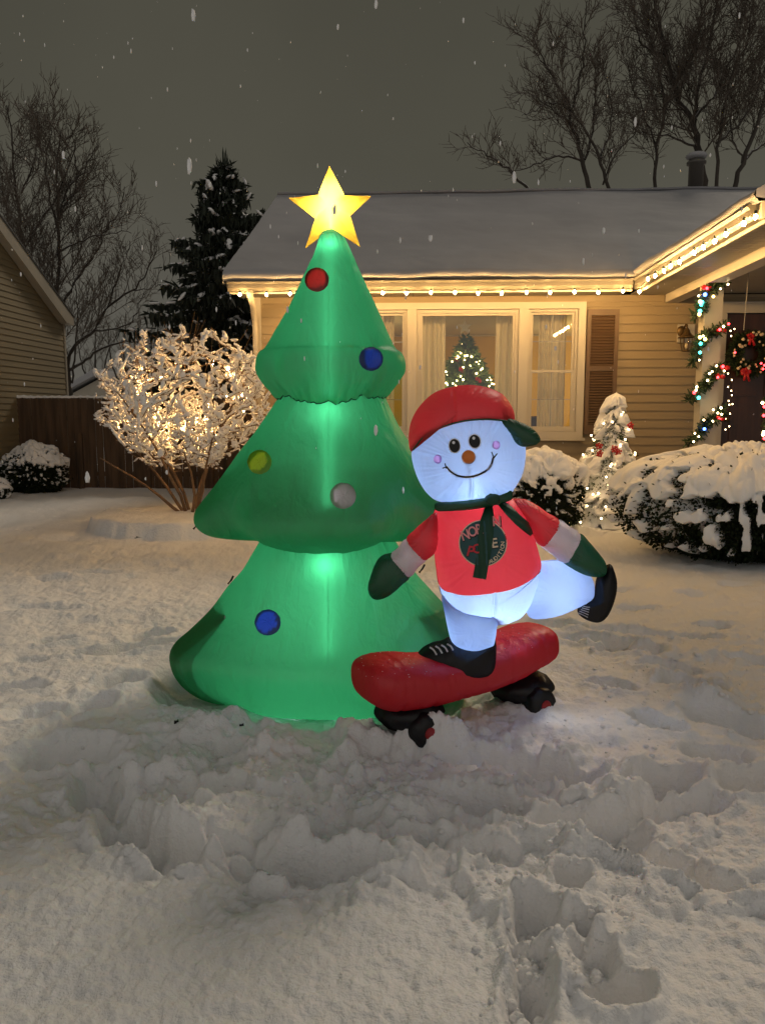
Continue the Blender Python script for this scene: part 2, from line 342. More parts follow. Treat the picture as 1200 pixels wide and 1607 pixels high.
HEAPS = [(700,1166,.09,.045,10,.035),(640,1172,.12,.06,0,.03),(856,1118,.10,.05,0,.05),(805,1122,.10,.05,0,.03),(240,1215,.16,.12,0,.09),(330,1150,.2,.14,0,.09),(430,1190,.18,.14,0,.10),(405,1275,.28,.09,-20,.06),(650,1262,.11,.10,40,.11),(600,1165,.14,.08,0,.05),(652,1172,.10,.07,0,.07),(706,1168,.08,.06,0,.06),(860,1125,.10,.07,0,.05),(700,1160,.16,.1,0,.06),
 (905,1335,.06,.07,0,.13),(960,1260,.13,.1,20,.09),(850,1270,.2,.07,-40,.06),(520,1335,.3,.06,0,.06),(600,1375,.12,.08,0,.06),(300,1290,.25,.1,-35,.06),(1090,1040,.2,.08,-30,.05),(790,1440,.10,.2,0,.05),
 (1110,1105,.12,.10,-30,.07),(900,1450,.12,.12,0,.05),(660,1345,.2,.06,0,.05),(730,1130,.14,.08,10,.05),(860,1180,.26,.06,-30,.045),(560,1180,.15,.12,0,.06),(470,1235,.2,.1,0,.05),(870,1545,.09,.25,5,.045),(1010,1480,.09,.08,0,.04),(960,1590,.04,.035,0,.05)]
def detail_h(x, y):
    h = np.zeros_like(x)
    wx = x+.028*n2(x*4, y*4)+.006*n2(x*14, y*14); wy = y+.028*n2(x*4+9, y*4+4)+.006*n2(x*14+5, y*14)
    fa = {}
    def loc(q):
        p = G(q[0], q[1]); a = radians(q[4]); dx = wx-p[0]; dy = wy-p[1]
        u = (dx*cos(a)+dy*sin(a))/q[2]; v = (-dx*sin(a)+dy*cos(a))/q[3]; return np.sqrt(u*u+v*v)
    # trampled area round the figures
    tr = G(560, 1230); d = np.sqrt(((x-tr[0])/1.75)**2+((y-tr[1])/1.0)**2)
    m = 1-sstep(.55, 1.05, d+.25*n2(x*1.3, y*1.3))
    tr2 = G(900, 1330); d2 = np.sqrt(((x-tr2[0])/.75)**2+((y-tr2[1])/.9)**2); m = np.maximum(m, .6*(1-sstep(.5, 1.1, d2+.3*n2(x*2, y*2))))
    lump = fbm2(x*3.1, y*3.1, 2); rid = 1-np.abs(fbm2(x*4.2+7, y*4.2, 2))*1.8
    blk = fbm2(wx*5.5+3, wy*5.5, 2); blk2 = fbm2(wx*12+3, wy*12, 2)
    h += m*(.020*lump+.012*rid+.036*sstep(-.06, .22, blk)+.013*sstep(-.05, .22, blk2)+.006*fbm2(x*22, y*22, 2)-.048)
    for q in HEAPS:
        dd = loc(q); h += .78*q[5]*np.exp(-(dd**2)*1.1)*(1+.35*n2(x*12, y*12)+.2*n2(x*30, y*30))
    for q in HOLES:
        dd = loc(q)+.10*n2(x*11, y*11)+.05*n2(x*27, y*27)
        far_ = 1.9 if q[1] < 1290 and q[0] > 700 else 1.05
        h -= q[5]*far_*(1-sstep(.55, 1.05, dd))
        h += q[5]*.26*np.exp(-((dd-1.18)/.17)**2)*np.clip(.7+.9*n2(x*8, y*8), 0, 2)
    # boot tread ribs in the two prints beside the board
    for q in ((870,1212,.16,.085,-35),(770,1190,.2,.1,-10),(828,1510,.10,.22,0)):
        p = G(q[0], q[1]); a = radians(q[4]); u = ((x-p[0])*cos(a)+(y-p[1])*sin(a)); v = (-(x-p[0])*sin(a)+(y-p[1])*cos(a))
        h += .008*np.sin((u if q[0] != 828 else v)*190+3*n2(x*12, y*12))*(1-sstep(.6, 1, np.sqrt((u/q[2])**2+(v/q[3])**2)))
    pb = G(515, 1075); dd = np.sqrt(((wx-pb[0]+.02)/1.02)**2+((wy-4.22)/.66)**2)+.06*n2(x*5, y*5); h = h*(.25+.75*sstep(.80, 1.1, dd))-.15*(1-sstep(.82, 1.06, dd))
    near = 1-sstep(7, 12, y); h += .020*sstep(3.2, 4.6, y)*(1-.4*sstep(8, 12, y))*fbm2(x*2.6, y*2.0, 2)*1.2
    rough = .010*fbm2(x*6, y*6, 3)+.0065*fbm2(x*19, y*19, 3)+.0042*n2(x*48, y*48)+.0030*n2(x*85, y*85)
    h += near*rough*(1.25+.6*n2(x*.8, y*.8))
    h += (1-near)*.01*fbm2(x*2, y*2, 2)
    return h
def full_h(x, y):
    return ground_h(x, y)+detail_h(x, y)
rows = [-3.]
while rows[-1] < 500:
    y = rows[-1]
    rows.append(y+(.05 if y < 1.3 else .0095 if y < 2.6 else .0095+(y-2.6)*.0052 if y < 6 else .028+(y-6)*.02))
rows = np.array(rows); ncol = 961
u = np.linspace(-1, 1, ncol); u = u*(.72+.28*u*u)
Wd = np.where(rows < 1, 3.3, 3.3+(rows-1)*.95)
X = Wd[:, None]*u[None, :]+.15*np.clip(rows, 0, 10)[:, None]*0; Y = np.repeat(rows[:, None], ncol, 1)
Z = np.empty_like(X); Z[:] = full_h(X, Y)
mesh('snow_ground', np.stack([X, Y, Z], -1).reshape(-1, 3), gridfaces(len(rows), ncol), M['snow'], kind='structure', label='trampled snow covering the front yard', cat='ground')
def gz(x, y): return float(full_h(np.array([float(x)]), np.array([float(y)]))[0])
print('ground rows', len(rows))

# ------------------------------------------------------------------ inflated shapes
class Pil:
    """an inflated two-sided shape: outline (px) on a plane, real thickness"""
    def __init__(s, px, Y, T, n=140, a=2.4, b=2.0, c=None, sx=0, sz=0, sc=1.0, world=False):
        o = np.array([(p if world else P(p[0], p[1], Y)[[0, 2]]) for p in px]); o = curve(o, n)
        s.c = np.array(P(c[0], c[1], Y)[[0, 2]]) if c is not None else o.mean(0)
        o = s.c+(o-s.c)*sc; s.o = o; s.Y = Y; s.T = T; s.a = a; s.b = b; s.sx = sx; s.sz = sz
        d = o-s.c; th = np.arctan2(d[:, 1], d[:, 0]); r = np.hypot(d[:, 0], d[:, 1]); k = np.argsort(th)
        s.th = np.concatenate([th[k]-2*pi, th[k], th[k]+2*pi]); s.r = np.concatenate([r[k]]*3)
    def s_(s, x, z):
        d0 = x-s.c[0]; d1 = z-s.c[1]; return np.hypot(d0, d1)/np.interp(np.arctan2(d1, d0), s.th, s.r)
    def mid(s, x, z): return s.Y+s.sx*(x-s.c[0])+s.sz*(z-s.c[1])
    crease = None
    def H(s, x, z):
        h = s.T*np.power(np.clip(1-np.power(np.clip(s.s_(x, z), 0, 1), s.a), 0, 1), 1/s.b)
        if s.crease is not None: h = h-.012*np.exp(-((x-s.crease[0])/.007)**2)*sstep(s.crease[1], s.crease[1]-.05, z)
        return h
    def y(s, x, z, off=0, front=True): return s.mid(x, z)+(-1 if front else 1)*(s.H(x, z)+off)
    def pt(s, px, py, off=0):      # point of a pixel on the front surface
        Y = s.Y-s.T
        for _ in range(6):
            p = P(px, py, Y); Y = float(s.y(p[0], p[2], off))
        return P(px, py, Y)
    def region(s, name, m, parent, px=None, n=150, rings=16, puff=0, off=0, pucker=.009, back=True, gap=.04, seed=0, cut=(), **k):
        if px is None: o = s.o; c = s.c
        else: o = curve(np.array([P(p[0], p[1], s.Y)[[0, 2]] for p in px]), n); c = o.mean(0)
        n = len(o); ss = np.sin(np.linspace(0, 1, rings+1)*pi/2); V = []; arc = np.arange(n)
        X = c[0]+ss[:, None]*(o[:, 0]-c[0]); Z = c[1]+ss[:, None]*(o[:, 1]-c[1])
        ex = puff*(1-ss**6)[:, None]+off+pucker*(ss**3*(1-ss**10))[:, None]*3*(-np.abs(n2(arc*.27+seed, np.zeros(n)+seed*3.3)))[None, :]+pucker*1.2*(1-ss**6)[:, None]*n2(X*9+seed, Z*9)
        Yf = s.y(X, Z, ex); Yb = s.y(X, Z, ex, False)
        f = gridfaces(rings+1, n, True); ff = f[:, ::-1]
        V = [np.stack([X, Yf, Z], -1).reshape(-1, 3)]
        for (hx_, hy_, hr_) in cut:
            c3 = s.pt(hx_, hy_); cen = V[0][ff].mean(1); ff = ff[np.linalg.norm(cen-c3, axis=1) > hr_]
        Fs = [ff]
        if back:
            V.append(np.stack([X, Yb, Z], -1).reshape(-1, 3)); N = (rings+1)*n; Fs.append(f+N)
            e = rings*n+arc; e2 = rings*n+(arc+1) % n; g = (Yb[-1]-Yf[-1]) < gap; g = g & np.roll(g, -1)
            if g.any(): Fs.append(np.stack([e, e2, e2+N, e+N], 1)[g])
        return mesh(name, np.concatenate(V), np.concatenate(Fs), m, parent, **k)
def decal(surf, px, m, parent, name, n=40, rings=5, off=.004, bulge=0, smooth=True, **k):
    pts = curve(px, n); c = pts.mean(0); V = []
    for s in np.linspace(0, 1, rings+1):
        for p in pts: q = c+s*(p-c); V.append(surf.pt(q[0], q[1], off+bulge*sqrt(max(0, 1-s*s))))
    V = np.array(V); N = len(V); B = V.copy(); B[:, 1] += off*.8+bulge*.0
    f = gridfaces(rings+1, n, True)
    return mesh(name, V, f[:, ::-1].copy(), m, parent, smooth=smooth, **k)
def oval(cx, cy_, rx, ry, rot=0, n=16):
    a = np.linspace(0, 2*pi, n, endpoint=False); r = radians(rot)
    return np.stack([cx+rx*np.cos(a)*cos(r)-ry*np.sin(a)*sin(r), cy_+rx*np.cos(a)*sin(r)+ry*np.sin(a)*cos(r)], 1)
def ribbon(surf, px, w, m, parent, name, off=.004, n=60, **k):
    pts = curve(px, n, False); d = np.gradient(pts, axis=0); d /= np.linalg.norm(d, axis=1)[:, None]; nn = np.stack([-d[:, 1], d[:, 0]], 1)
    w = np.interp(np.linspace(0, 1, n), np.linspace(0, 1, len(w)), w) if hasattr(w, '__len__') else np.full(n, w)
    V = [surf.pt(*(pts[i]+nn[i]*w[i]*t), off) for i in range(n) for t in (-.5, 0, .5)]
    return mesh(name, V, gridfaces(n, 3), m, parent, **k)
def lamp(name, loc, power, col, parent, r=.03):
    l = bpy.data.lights.new(name, 'POINT'); l.energy = power; l.color = col; l.shadow_soft_size = r
    o = bpy.data.objects.new(name, l); C.objects.link(o); o.parent = parent
    off = np.array(parent.location) if parent else 0; o.location = np.array(loc)-off; return o
COOL = (.80, .93, 1.)
# ------------------------------------------------------------------ inflatable Christmas tree
YT = 4.30; tc_ = P(515, 1085, YT)
tree = empty('inflatable_christmas_tree', (tc_[0], YT, 0), 'glowing green inflatable Christmas tree of three tiers with a yellow star, standing in the snow', 'inflatable tree')
TIERS = {
 'upper_tier': ([(503, 369, 537), (500, 378, 543), (493, 400, 553), (481, 426, 564), (467, 457, 578), (454, 485, 591), (434, 520, 606), (419, 547, 619), (410, 554.5, 628), (405.5, 567, 634), (405, 584, 634.5), (411, 598, 627), (422, 612, 617), (436, 627, 604)], .8),
 'middle_tier': ([(442, 620, 600), (435, 630, 606), (407, 673, 627), (379, 709, 652), (348, 754, 683), (318, 792, 712), (312.5, 806, 717), (315, 820, 715), (330, 834, 700), (352, 841, 678), (379, 844, 650), (405, 840, 628), (414, 836, 620)], .72),
 'lower_tier': ([(424, 836, 608), (411, 847, 618), (385, 891, 645), (361, 918, 668), (334, 954, 702), (301, 988, 735), (281, 1006, 753), (275, 1021, 757), (280, 1043, 752), (296, 1064, 736), (320, 1080, 710), (348, 1086, 682), (390, 1090, 640), (425, 1090, 606)], .60)}
class Loft:
    def __init__(s, rows, kd, n=240, nr=90):
        fa = {.8: .10, .72: .40, .60: .26}[kd]; fw = {.8: .2, .72: .27, .60: .24}[kd]
        w = np.array([(P(a, b, YT)[0], P(c, b, YT)[0], P(a, b, YT)[2]) for a, b, c in rows]); w = curve(w, nr, False)
        s.xl, s.xr, s.z = w[:, 0], w[:, 1], w[:, 2]; s.cx = tc_[0]; s.nr = nr; s.n = n; s.kd = kd
        th = np.linspace(0, 2*pi, n, endpoint=False); c = np.cos(th); sn = np.sin(th)
        rx = np.where(c[None, :] > 0, (s.xr-s.cx)[:, None], (s.cx-s.xl)[:, None]); rd = (s.xr-s.xl)/2*kd
        t = np.linspace(0, 1, nr)
        # deep folds between the four wings near the hem
        fold = np.zeros(n)
        for a in (.27*pi, .73*pi, 1.27*pi, 1.73*pi):
            dd = np.abs((th-a+pi) % (2*pi)-pi); fold += np.exp(-(dd/fw)**2)
        f = 1-np.outer(sstep(.40, .93, t)*fa*(1-.25*sstep(.93, 1, t)), fold)
        hem = np.exp(-((1-t)/.10)**2)+.5*np.exp(-(t/.05)**2)
        T_, TH = np.meshgrid(t, th, indexing='ij'); TW = TH+.02*np.sin(T_*20)
        wl = np.exp(-((1-T_)/.13)**2)+.6*np.exp(-(T_/.10)**2); rib = n2(TW*15+kd*5, T_*2.0)+.6*n2(TW*31, T_*3+kd)
        puck = 1+np.outer(hem, .045*n2(th*9, th*0+kd*7)+.022*n2(th*23, th*0+3))-wl*.058*np.abs(rib)+.008*n2(TH*2.5+kd, T_*4)+.012
        e = 2/2.25
        s.X = s.cx+rx*np.sign(c)*np.abs(c)**e*f*puck; s.Y = YT+rd[:, None]*(np.sign(sn)*np.abs(sn)**e)[None, :]*f*puck
        s.Z = np.repeat(s.z[:, None], n, 1)+.022*np.outer(hem, n2(th*8, th*0+1))+np.outer(sstep(.86, 1, t), fold)*(.04 if kd == .72 else .02)+np.outer(sstep(.62, 1, t), c**2)*(.048 if kd == .72 else .012)-np.outer(sstep(.70, 1, t), np.clip(-sn, 0, 1)**2)*(.034 if kd == .72 else .02 if kd == .8 else -.045)
    def front(s, px, py, off=0):
        Y = YT-.4
        for _ in range(12):
            p = P(px, py, Y); i = np.clip(np.interp(p[2], s.z[::-1], np.arange(s.nr)[::-1]), 0, s.nr-1)
            i0 = int(i); i1 = min(i0+1, s.nr-1); w = i-i0; h = s.n//2
            xs = (s.X[i0, h:]*(1-w)+s.X[i1, h:]*w); ys = s.Y[i0, h:]*(1-w)+s.Y[i1, h:]*w
            Y = .5*Y+.5*(float(np.interp(p[0], xs, ys))-off)
        return P(px, py, Y)
LO = {}
BAUB = [('upper_tier', 497, 438.5, 19), ('upper_tier', 582, 563, 19), ('middle_tier', 407, 725, 19), ('middle_tier', 538, 778, 20.5), ('lower_tier', 420, 977, 20.5)]
for k_, (rws, kd) in TIERS.items():
    L = Loft(rws, kd); LO[k_] = L
    VT = np.stack([L.X, L.Y, L.Z], -1).reshape(-1, 3); FT = gridfaces(L.nr, L.n, True)[:, ::-1].copy(); cen = VT[FT].mean(1)
    for (tn, bx_, by_, br_) in BAUB:     # the cloth is cut out behind each sewn-in bauble
        if tn == k_: c3 = L.front(bx_, by_); kp = ~((np.linalg.norm(cen-c3, axis=1) < br_*.80/1205*4.0) & (cen[:, 1] < YT)); FT = FT[kp]; cen = cen[kp]
    mesh(k_, VT, FT, M['f_green'], tree)
    i = L.nr-1
    sm = MB(); pts = [(L.X[i, j % L.n], L.Y[i, j % L.n], L.Z[i, j % L.n]) for j in range(0, L.n+1, 2)]
    sm.tube(pts, .0035, 5, False); sm.build('hem_seam', M['seam'], tree)
# the underside flap and base under the lowest hem
L = LO['lower_tier']; V = []; nn = L.n
for k_, s_ in enumerate((1.0, .97, .90, .6, .2)):
    for j in range(nn):
        V.append((L.cx+(L.X[-1, j]-L.cx)*s_*.99, YT+(L.Y[-1, j]-YT)*s_*.99, L.Z[-1, j]-(0.0, .07, .12, .13, .13)[k_]))
mesh('base', V, gridfaces(5, nn, True), M['f_green'], tree)
# top dome of the upper tier
U = LO['upper_tier']; V = []
for k_ in range(7):
    a = k_/6*pi/2
    for j in range(U.n): V.append((U.cx+(U.X[0, j]-U.cx)*cos(a), YT+(U.Y[0, j]-YT)*cos(a), U.z[0]+.035*sin(a)))
mesh('tip', V, gridfaces(7, U.n, True), M['f_green'], tree)
# round fabric baubles sewn on the front
def bauble(tier, cx, cyy, r, m, label):
    L = LO[tier]; V = []; n = 72; r = r*1.0
    for k_ in range(9):
        s_ = k_/8
        for j in range(n):
            a = 2*pi*j/n; w = 1+.03*float(n2(a*3, cx))*s_+.02*float(n2(a*9, cx))*s_
            V.append(L.front(cx+r*s_*w*cos(a), cyy+r*s_*w*sin(a), .004+.009*sqrt(max(0, 1-s_*s_))*(1+.25*float(n2(a*2.5+s_*2, cx)))))
    mesh('bauble', V, gridfaces(9, n, True), m, tree, label=label)
bauble('upper_tier', 497, 438.5, 19, M['f_ored'], 'red round bauble near the top of the tree')
bauble('upper_tier', 582, 563, 19, M['f_oblue'], 'blue round bauble on the upper tier')
bauble('middle_tier', 407, 725, 19, M['f_oyel'], 'yellow round bauble on the middle tier')
bauble('middle_tier', 538, 778, 20.5, M['f_opink'], 'pink round bauble on the middle tier')
bauble('lower_tier', 420, 977, 20.5, M['f_oblue'], 'blue round bauble on the lowest tier')
# star
sp = [(517,260),(541,307),(582,308),(549,338),(565,387),(520,358),(479,389),(495,343),(453,311),(499,306)]
YS = YT-.02
so_ = np.array([P(p[0], p[1], YS)[[0, 2]] for p in sp]); cc = P(517, 326, YS)[[0, 2]]
oo = []
for i in range(10):
    a, b = so_[i], so_[(i+1) % 10]
    for t_ in np.linspace(0, 1, 12, endpoint=False): oo.append(a+(b-a)*t_)
oo = np.array(oo); V = []; ssx = np.sin(np.linspace(0, 1, 11)*pi/2)
for sgn in (-1, 1):
    for s_ in ssx:
        q = cc+s_*(oo-cc); h_ = .062*np.sqrt(np.clip(1-s_**2, 0, 1))
        V += [(p[0], YS+sgn*h_, p[1]) for p in q]
N_ = len(oo); fg = gridfaces(11, N_, True); star = mesh('star', V, np.concatenate([fg[:, ::-1], fg+11*N_]), M['f_star'], tree)
s1 = MB(); a = P(519, 352, YS); b = P(517, 290, YS); s1.tube([a, (a+b)/2, b], .010, 8); s1.tube([P(502, 324, YS), P(533, 324, YS)], .007, 8)
s1.build('star_light', M['led_star'], tree)
lamp('star_lamp', P(518, 330, YS), 1.3, (1, .9, .65), tree, .02)
# strip added close behind the front cloth to draw its bright streak, then lamps
for (tier, y0, y1, m_) in (('upper_tier', 402, 615, .042), ('middle_tier', 650, 800, .042), ('lower_tier', 905, 1030, .042)):
    s1 = MB(); s1.tube([LO[tier].front(515+(y-650)*-.002, y, -m_) for y in np.linspace(y0, y1, 12)], .0045, 6); s1.build('light_strip', M['led'], tree)
TL = []
def tl(px, py, dy, pw): q = P(px, py, YT+dy); TL.append(q); lamp('tree_lamp', q, pw, COOL, tree, .03)
tl(517, 387, -.03, .5); tl(517, 470, .05, .6); tl(517, 560, .0, 1.1); tl(515, 654, -.15, 1.05); tl(515, 740, .05, 1.7); tl(512, 890, -.19, 1.15); tl(512, 960, 0, 4.2); tl(512, 1040, 0, 1.6); tl(455, 1103, -.24, 1.3); tl(545, 1103, -.24, 1.3)
# cloth walls inside that keep the lower wings dimmer
M['baffle'] = fabric('baffle_nylon', (.5, .7, .6), k=.5, bump=0)
zz = [P(515, y, YT)[2] for y in (1078, 950)]
for px_ in (372, 652):
    x_ = P(px_, 1000, YT)[0]; mb = MB(); mb.box(x_-.002, x_+.002, YT-.27, YT+.27, zz[0], zz[1]); mb.build('inner_baffle', M['baffle'], tree)
for (px_, py_, yy) in ((312, 822, YT), (366, 908, YT-.02), (666, 890, YT-.05), (275,1152, None), (377, 1154, None)):
    if yy:
        q = P(px_, py_, yy); mb = MB(); mb.tube([q+np.array((0, 0, .015)), q+np.array((-.012, 0, -.01)), q+np.array((-.03, -.01, -.03))], .006, 6); mb.build('tether_loop', M['ink'], tree)
    else:
        q = G(px_, py_); z_ = gz(q[0], q[1]); mb = MB(); mb.tube([(q[0], q[1], z_-.05), (q[0]+.004, q[1], z_+.008), (q[0]+.016, q[1], z_+.010)], .008, 8)
        mb.build('ground_stake', M['ink'], label=('black plastic ground stake in the snow left of the inflatable tree' if px_ < 300 else 'black plastic ground stake in the snow under the hem of the inflatable tree'), cat='stake', group='ground stakes')
if False:
  q = P(309, 822, YT); g_ = np.array((q[0]-.28, YT+.15, 0)); g_[2] = gz(g_[0], g_[1])
  MB().tube([q, (q+g_)/2+np.array((0, 0, -.03)), g_], .0025, 5).build('tether_rope', M['ink'], label='thin black tether rope from the middle tier of the inflatable tree to the snow', cat='rope', base=tuple(g_))
mb = MB(); q = P(372, 1098, YT); mb.box(q[0]-.06, q[0]+.06, YT-.1, YT+.1, -.02, .07); mb.build('blower', M['ink'], tree)

# ------------------------------------------------------------------ inflatable skateboard
YB = 3.60
A = G(597, 1150, 0.02); B = G(865, 1100, .03)
q0 = P(600, 1074, 3.42); q1 = P(838, 1020, 3.90)
board = empty('inflatable_skateboard', ((q0[0]+q1[0])/2, 3.66, 0), 'red inflatable skateboard with black wheels resting on the trampled snow', 'skateboard')
ax = q1-q0; Lb = np.linalg.norm(ax[:2]); ux = ax/np.linalg.norm(ax); side = np.array((ux[1], -ux[0], 0)); side /= np.linalg.norm(side); upb = np.cross(side, ux); upb *= np.sign(upb[2])
# stations: t along the axis, rise, half height, half width
stn = [(-.1255, .030, .0006, .001), (-.125, .030, .012, .03), (-.118, .030, .06, .10), (-.09, .028, .092, .15), (-.02, .015, .118, .178), (.10, .002, .122, .185), (.25, -.018, .112, .18), (.42, -.024, .104, .175), (.6, -.016, .108, .175), (.78, .006, .112, .172), (.92, .03, .108, .16), (1.02, .036, .098, .14), (1.075, .035, .080, .112), (1.095, .035, .05, .07), (1.10, .035, .012, .03), (1.1005, .035, .0006, .001)]
st = curve(np.array(stn), 110, False); st[:, 2:] = np.maximum(st[:, 2:], .0005); n = 64; V = []
for i, (t_, rz, hh, hw) in enumerate(st):
    c_ = q0+ax*t_+np.array((0, 0, rz))
    seam_ = sum(math.exp(-((t_-s_)/.008)**2) for s_ in (.03, .21, .40, .53, .71, .93))
    for j in range(n):
        a = 2*pi*j/n; e = 2/2.7; cxx = math.copysign(abs(cos(a))**e, cos(a)); czz = math.copysign(abs(sin(a))**e, sin(a))
        w = 1-.06*seam_*(.6+.4*sin(a*3+i))-.02*abs(float(n2(t_*16, a*1.5)))+.012*float(n2(t_*40, a*2))
        V.append(c_+side*hw*cxx*w+upb*hh*czz*w)
mesh('deck', V, gridfaces(len(st), n, True), M['f_deck'], board)
fl = MB()
for _ in range(100):
    i = R.randint(6, 84); a = R.uniform(.5, 1.9); j = int(a/2/pi*n) % n; p_ = V[i*n+j]; s_ = R.uniform(.0012, .0028)
    if R.random() < (.9 if i < 40 or i > 66 else .25): fl.ball(p_, s_, 5, 3, (1.4, 1, .5))
fl.build('snow_specks', M['snow_soft'], board, kind='stuff')
def wheel_set(t_, name):
    c_ = q0+ax*t_; zc = .066
    for sg in (1, -1):
        w0 = c_+side*.13*sg; w0[2] = zc; tyre = MB()
        prof = [(0, -.052), (.045, -.06), (.068, -.052), (.080, -.032), (.083, 0), (.080, .032), (.068, .052), (.045, .06), (0, .052)]
        Vw = []; nw = 36; dirx = ux*np.array((1, 1, 0)); dirx /= np.linalg.norm(dirx)
        for (r_, o_) in prof:
            for k_ in range(nw):
                a = 2*pi*k_/nw; Vw.append(w0+side*o_*sg+(dirx*cos(a)+np.array((0, 0, 1.))*sin(a))*r_*(1+.025*sin(a*8)))
        tw = mesh('tyre', Vw, gridfaces(len(prof), nw, True), M['f_black'], board)
        Vh = []
        for (r_, o_) in [(0, .066), (.016, .068), (.026, .065), (.029, .056)]:
            for k_ in range(nw):
                a = 2*pi*k_/nw; Vh.append(w0+side*o_*sg+(dirx*cos(a)+np.array((0, 0, 1.))*sin(a))*r_)
        mesh('hub', Vh, gridfaces(4, nw, True), M['hub'], board)
    mb = MB(); c2 = c_.copy()
    for k_ in range(1): mb.ball((c2[0], c2[1], .11), 1, 24, 14, (.165, .15, .085), noise=.08)
    mb.tube([w-np.array((0, 0, 0)) for w in (np.array((*(c_+side*.1)[:2], zc)), np.array((*(c_-side*.1)[:2], zc)))], .035, 12)
    mb.build('truck', M['f_black'], board)
wheel_set(.16, 'front'); wheel_set(.915, 'rear')

# ------------------------------------------------------------------ inflatable snowman
YM = 3.62
sm_ = empty('inflatable_snowman', tuple(P(735, 1040, YM)), 'glowing inflatable snowman in red cap, red shirt and green scarf, standing on the skateboard', 'inflatable snowman')
head = Pil([(644,690),(647,665),(660,640),(685,618),(720,607),(752,607),(785,620),(803,645),(815,668),(822,690),(824,712),(820,740),(808,764),(790,783),(735,789),(690,787),(670,775),(655,752),(646,722)], YM-.02, .235, c=(734,700), a=2.3)
head.crease = (P(742, 740, YM-.25)[0], P(740, 742, YM-.25)[2])
face = [(646,708),(651,698),(664,685),(682,674),(705,665),(732,659),(760,657),(786,659),(800,664),(812,676),(821,692),(823,712),(819,740),(807,763),(789,782),(735,788),(691,786),(671,774),(656,751),(647,724)]
head.region('face', M['f_white'], sm_, face, rings=44, n=220, cut=((735, 717, .026), (686.5, 720.5, .014), (778.5, 698.3, .014)))
capp = Pil([(642,692),(645,664),(658,638),(684,615),(720,604),(753,605),(787,618),(806,645),(812,665),(800,700),(740,760),(660,730)], YM-.02, .245, c=(734,700), a=2.3)
cap = [(645,708),(641,690),(644,664),(657,639),(682,616),(719,605.5),(753,606),(786,618),(800,636),(803,650),(800,662),(786,659.5),(760,658),(732,660),(705,666),(682,675),(664,686),(652,698)]
hb = Pil([(641,690),(644,664),(657,638),(682,615),(719,604.5),(753,605),(786,617),(806,643),(818,668),(826,690),(826,712),(820,740),(808,764),(790,783),(735,789),(690,787),(670,775),(655,752),(643,722)], YM-.02, .242, c=(734,700), a=2.3)
hb.crease = (P(712, 640, YM-.25)[0], 9.)
hb.region('cap', M['f_cap'], sm_, cap, rings=16, puff=.012, gap=.06, pucker=.006)
mb = MB(); pts = [hb.pt(x, y, .006) for x, y in curve([(648,706),(664,686),(682,675),(705,666),(732,660),(760,658),(786,659.5),(800,662)], 50, False)]
mb.tube(pts, .004, 5); mb.build('cap_seam', M['f_dgreen'], sm_)
br = Pil([(781,658),(800,657),(818,663),(834,671),(845,683),(847,692),(838,699),(820,701),(808,694),(797,678)], YM-.17, .055, c=(818,681)); br.region('cap_brim', M['f_dgreen'], sm_, rings=10)
for (x, y, rx, ry, ro) in ((713,699.5,8.2,10.4,-6), (744.5,692.5,8.6,10.2,-10)):
    decal(head, oval(x, y, rx+1.6, ry+1.6, ro), M['ink_white'], sm_, 'eye_ring', off=.003)
    decal(head, oval(x, y, rx, ry, ro), M['ink'], sm_, 'eye', off=.0055)
    decal(head, oval(x-1.5, y-5, 2.3, 2.5, 0), M['ink_white'], sm_, 'eye_glint', off=.008, n=16, rings=2)
decal(head, oval(686.5,720.5,6.4,7.2), M['cheek'], sm_, 'cheek', off=.004); decal(head, oval(778.5,698.3,6.2,6.8), M['cheek'], sm_, 'cheek', off=.004)
decal(head, oval(735,717.5,11.5,11.5), M['ink_white'], sm_, 'nose_ring', off=.004)
decal(head, oval(735,717,10.4,10.4), M['nose'], sm_, 'nose', off=.006, bulge=.030, rings=8)
ribbon(head, [(700,732),(708,741),(720,747),(733,748.6),(748,746),(762,739),(770,730),(774,717)], 4.2, M['ink_white'], sm_, 'smile_edge', off=.003)
mb_ = ribbon(head, [(700,732),(708,741),(720,747),(733,748.6),(748,746),(762,739),(770,730),(774,717)], 2.1, M['ink'], sm_, 'smile', off=.006)
for l_ in ([(694,735),(698,733.5),(701,735)], [(698,727),(699,731),(702,734.5)], [(774,719),(777,715.5),(780,711.5)], [(775,718),(773,714),(771,709)]):
    ribbon(head, l_, 1.8, M['ink'], sm_, 'smile', off=.006, n=8)
# body
body = Pil([(684,800),(700,788),(735,783),(770,780),(803,781),(822,800),(835,835),(845,868),(848,890),(840,925),(830,950),(812,970),(776,980),(735,975),(705,962),(694,935),(687,905),(682,870),(680,830)], YM, .215, c=(762,878), a=2.6)
body.crease = (P(776, 940, YM-.2)[0], P(776, 916, YM-.2)[2])
shirt = [(682,799),(705,792),(735,787),(765,783),(801,781),(821,800),(834,835),(843,865),(847,888),(832,897),(800,909),(765,916),(732,920),(707,920),(689,918),(684,895),(681,865),(680,830)]
body.region('shirt', M['f_red'], sm_, shirt, rings=20, puff=.014, pucker=.006)
pants = [(689,919),(707,921),(732,921),(765,917),(800,910),(832,898),(846,889),(840,925),(830,950),(812,969),(776,980),(735,974),(707,962),(695,940)]
body.region('pants', M['f_white'], sm_, pants, rings=30, n=200, pucker=.005)
leg = Pil([(693,935),(704,940),(730,950),(765,955),(782,960),(779,985),(775,1008),(768,1013),(745,1019),(722,1015),(708,1005),(702,985),(698,965)], YM-.05, .15, c=(741,978)); leg.region('leg', M['f_white'], sm_, rings=12, pucker=.006, label='straight leg standing on the skateboard')
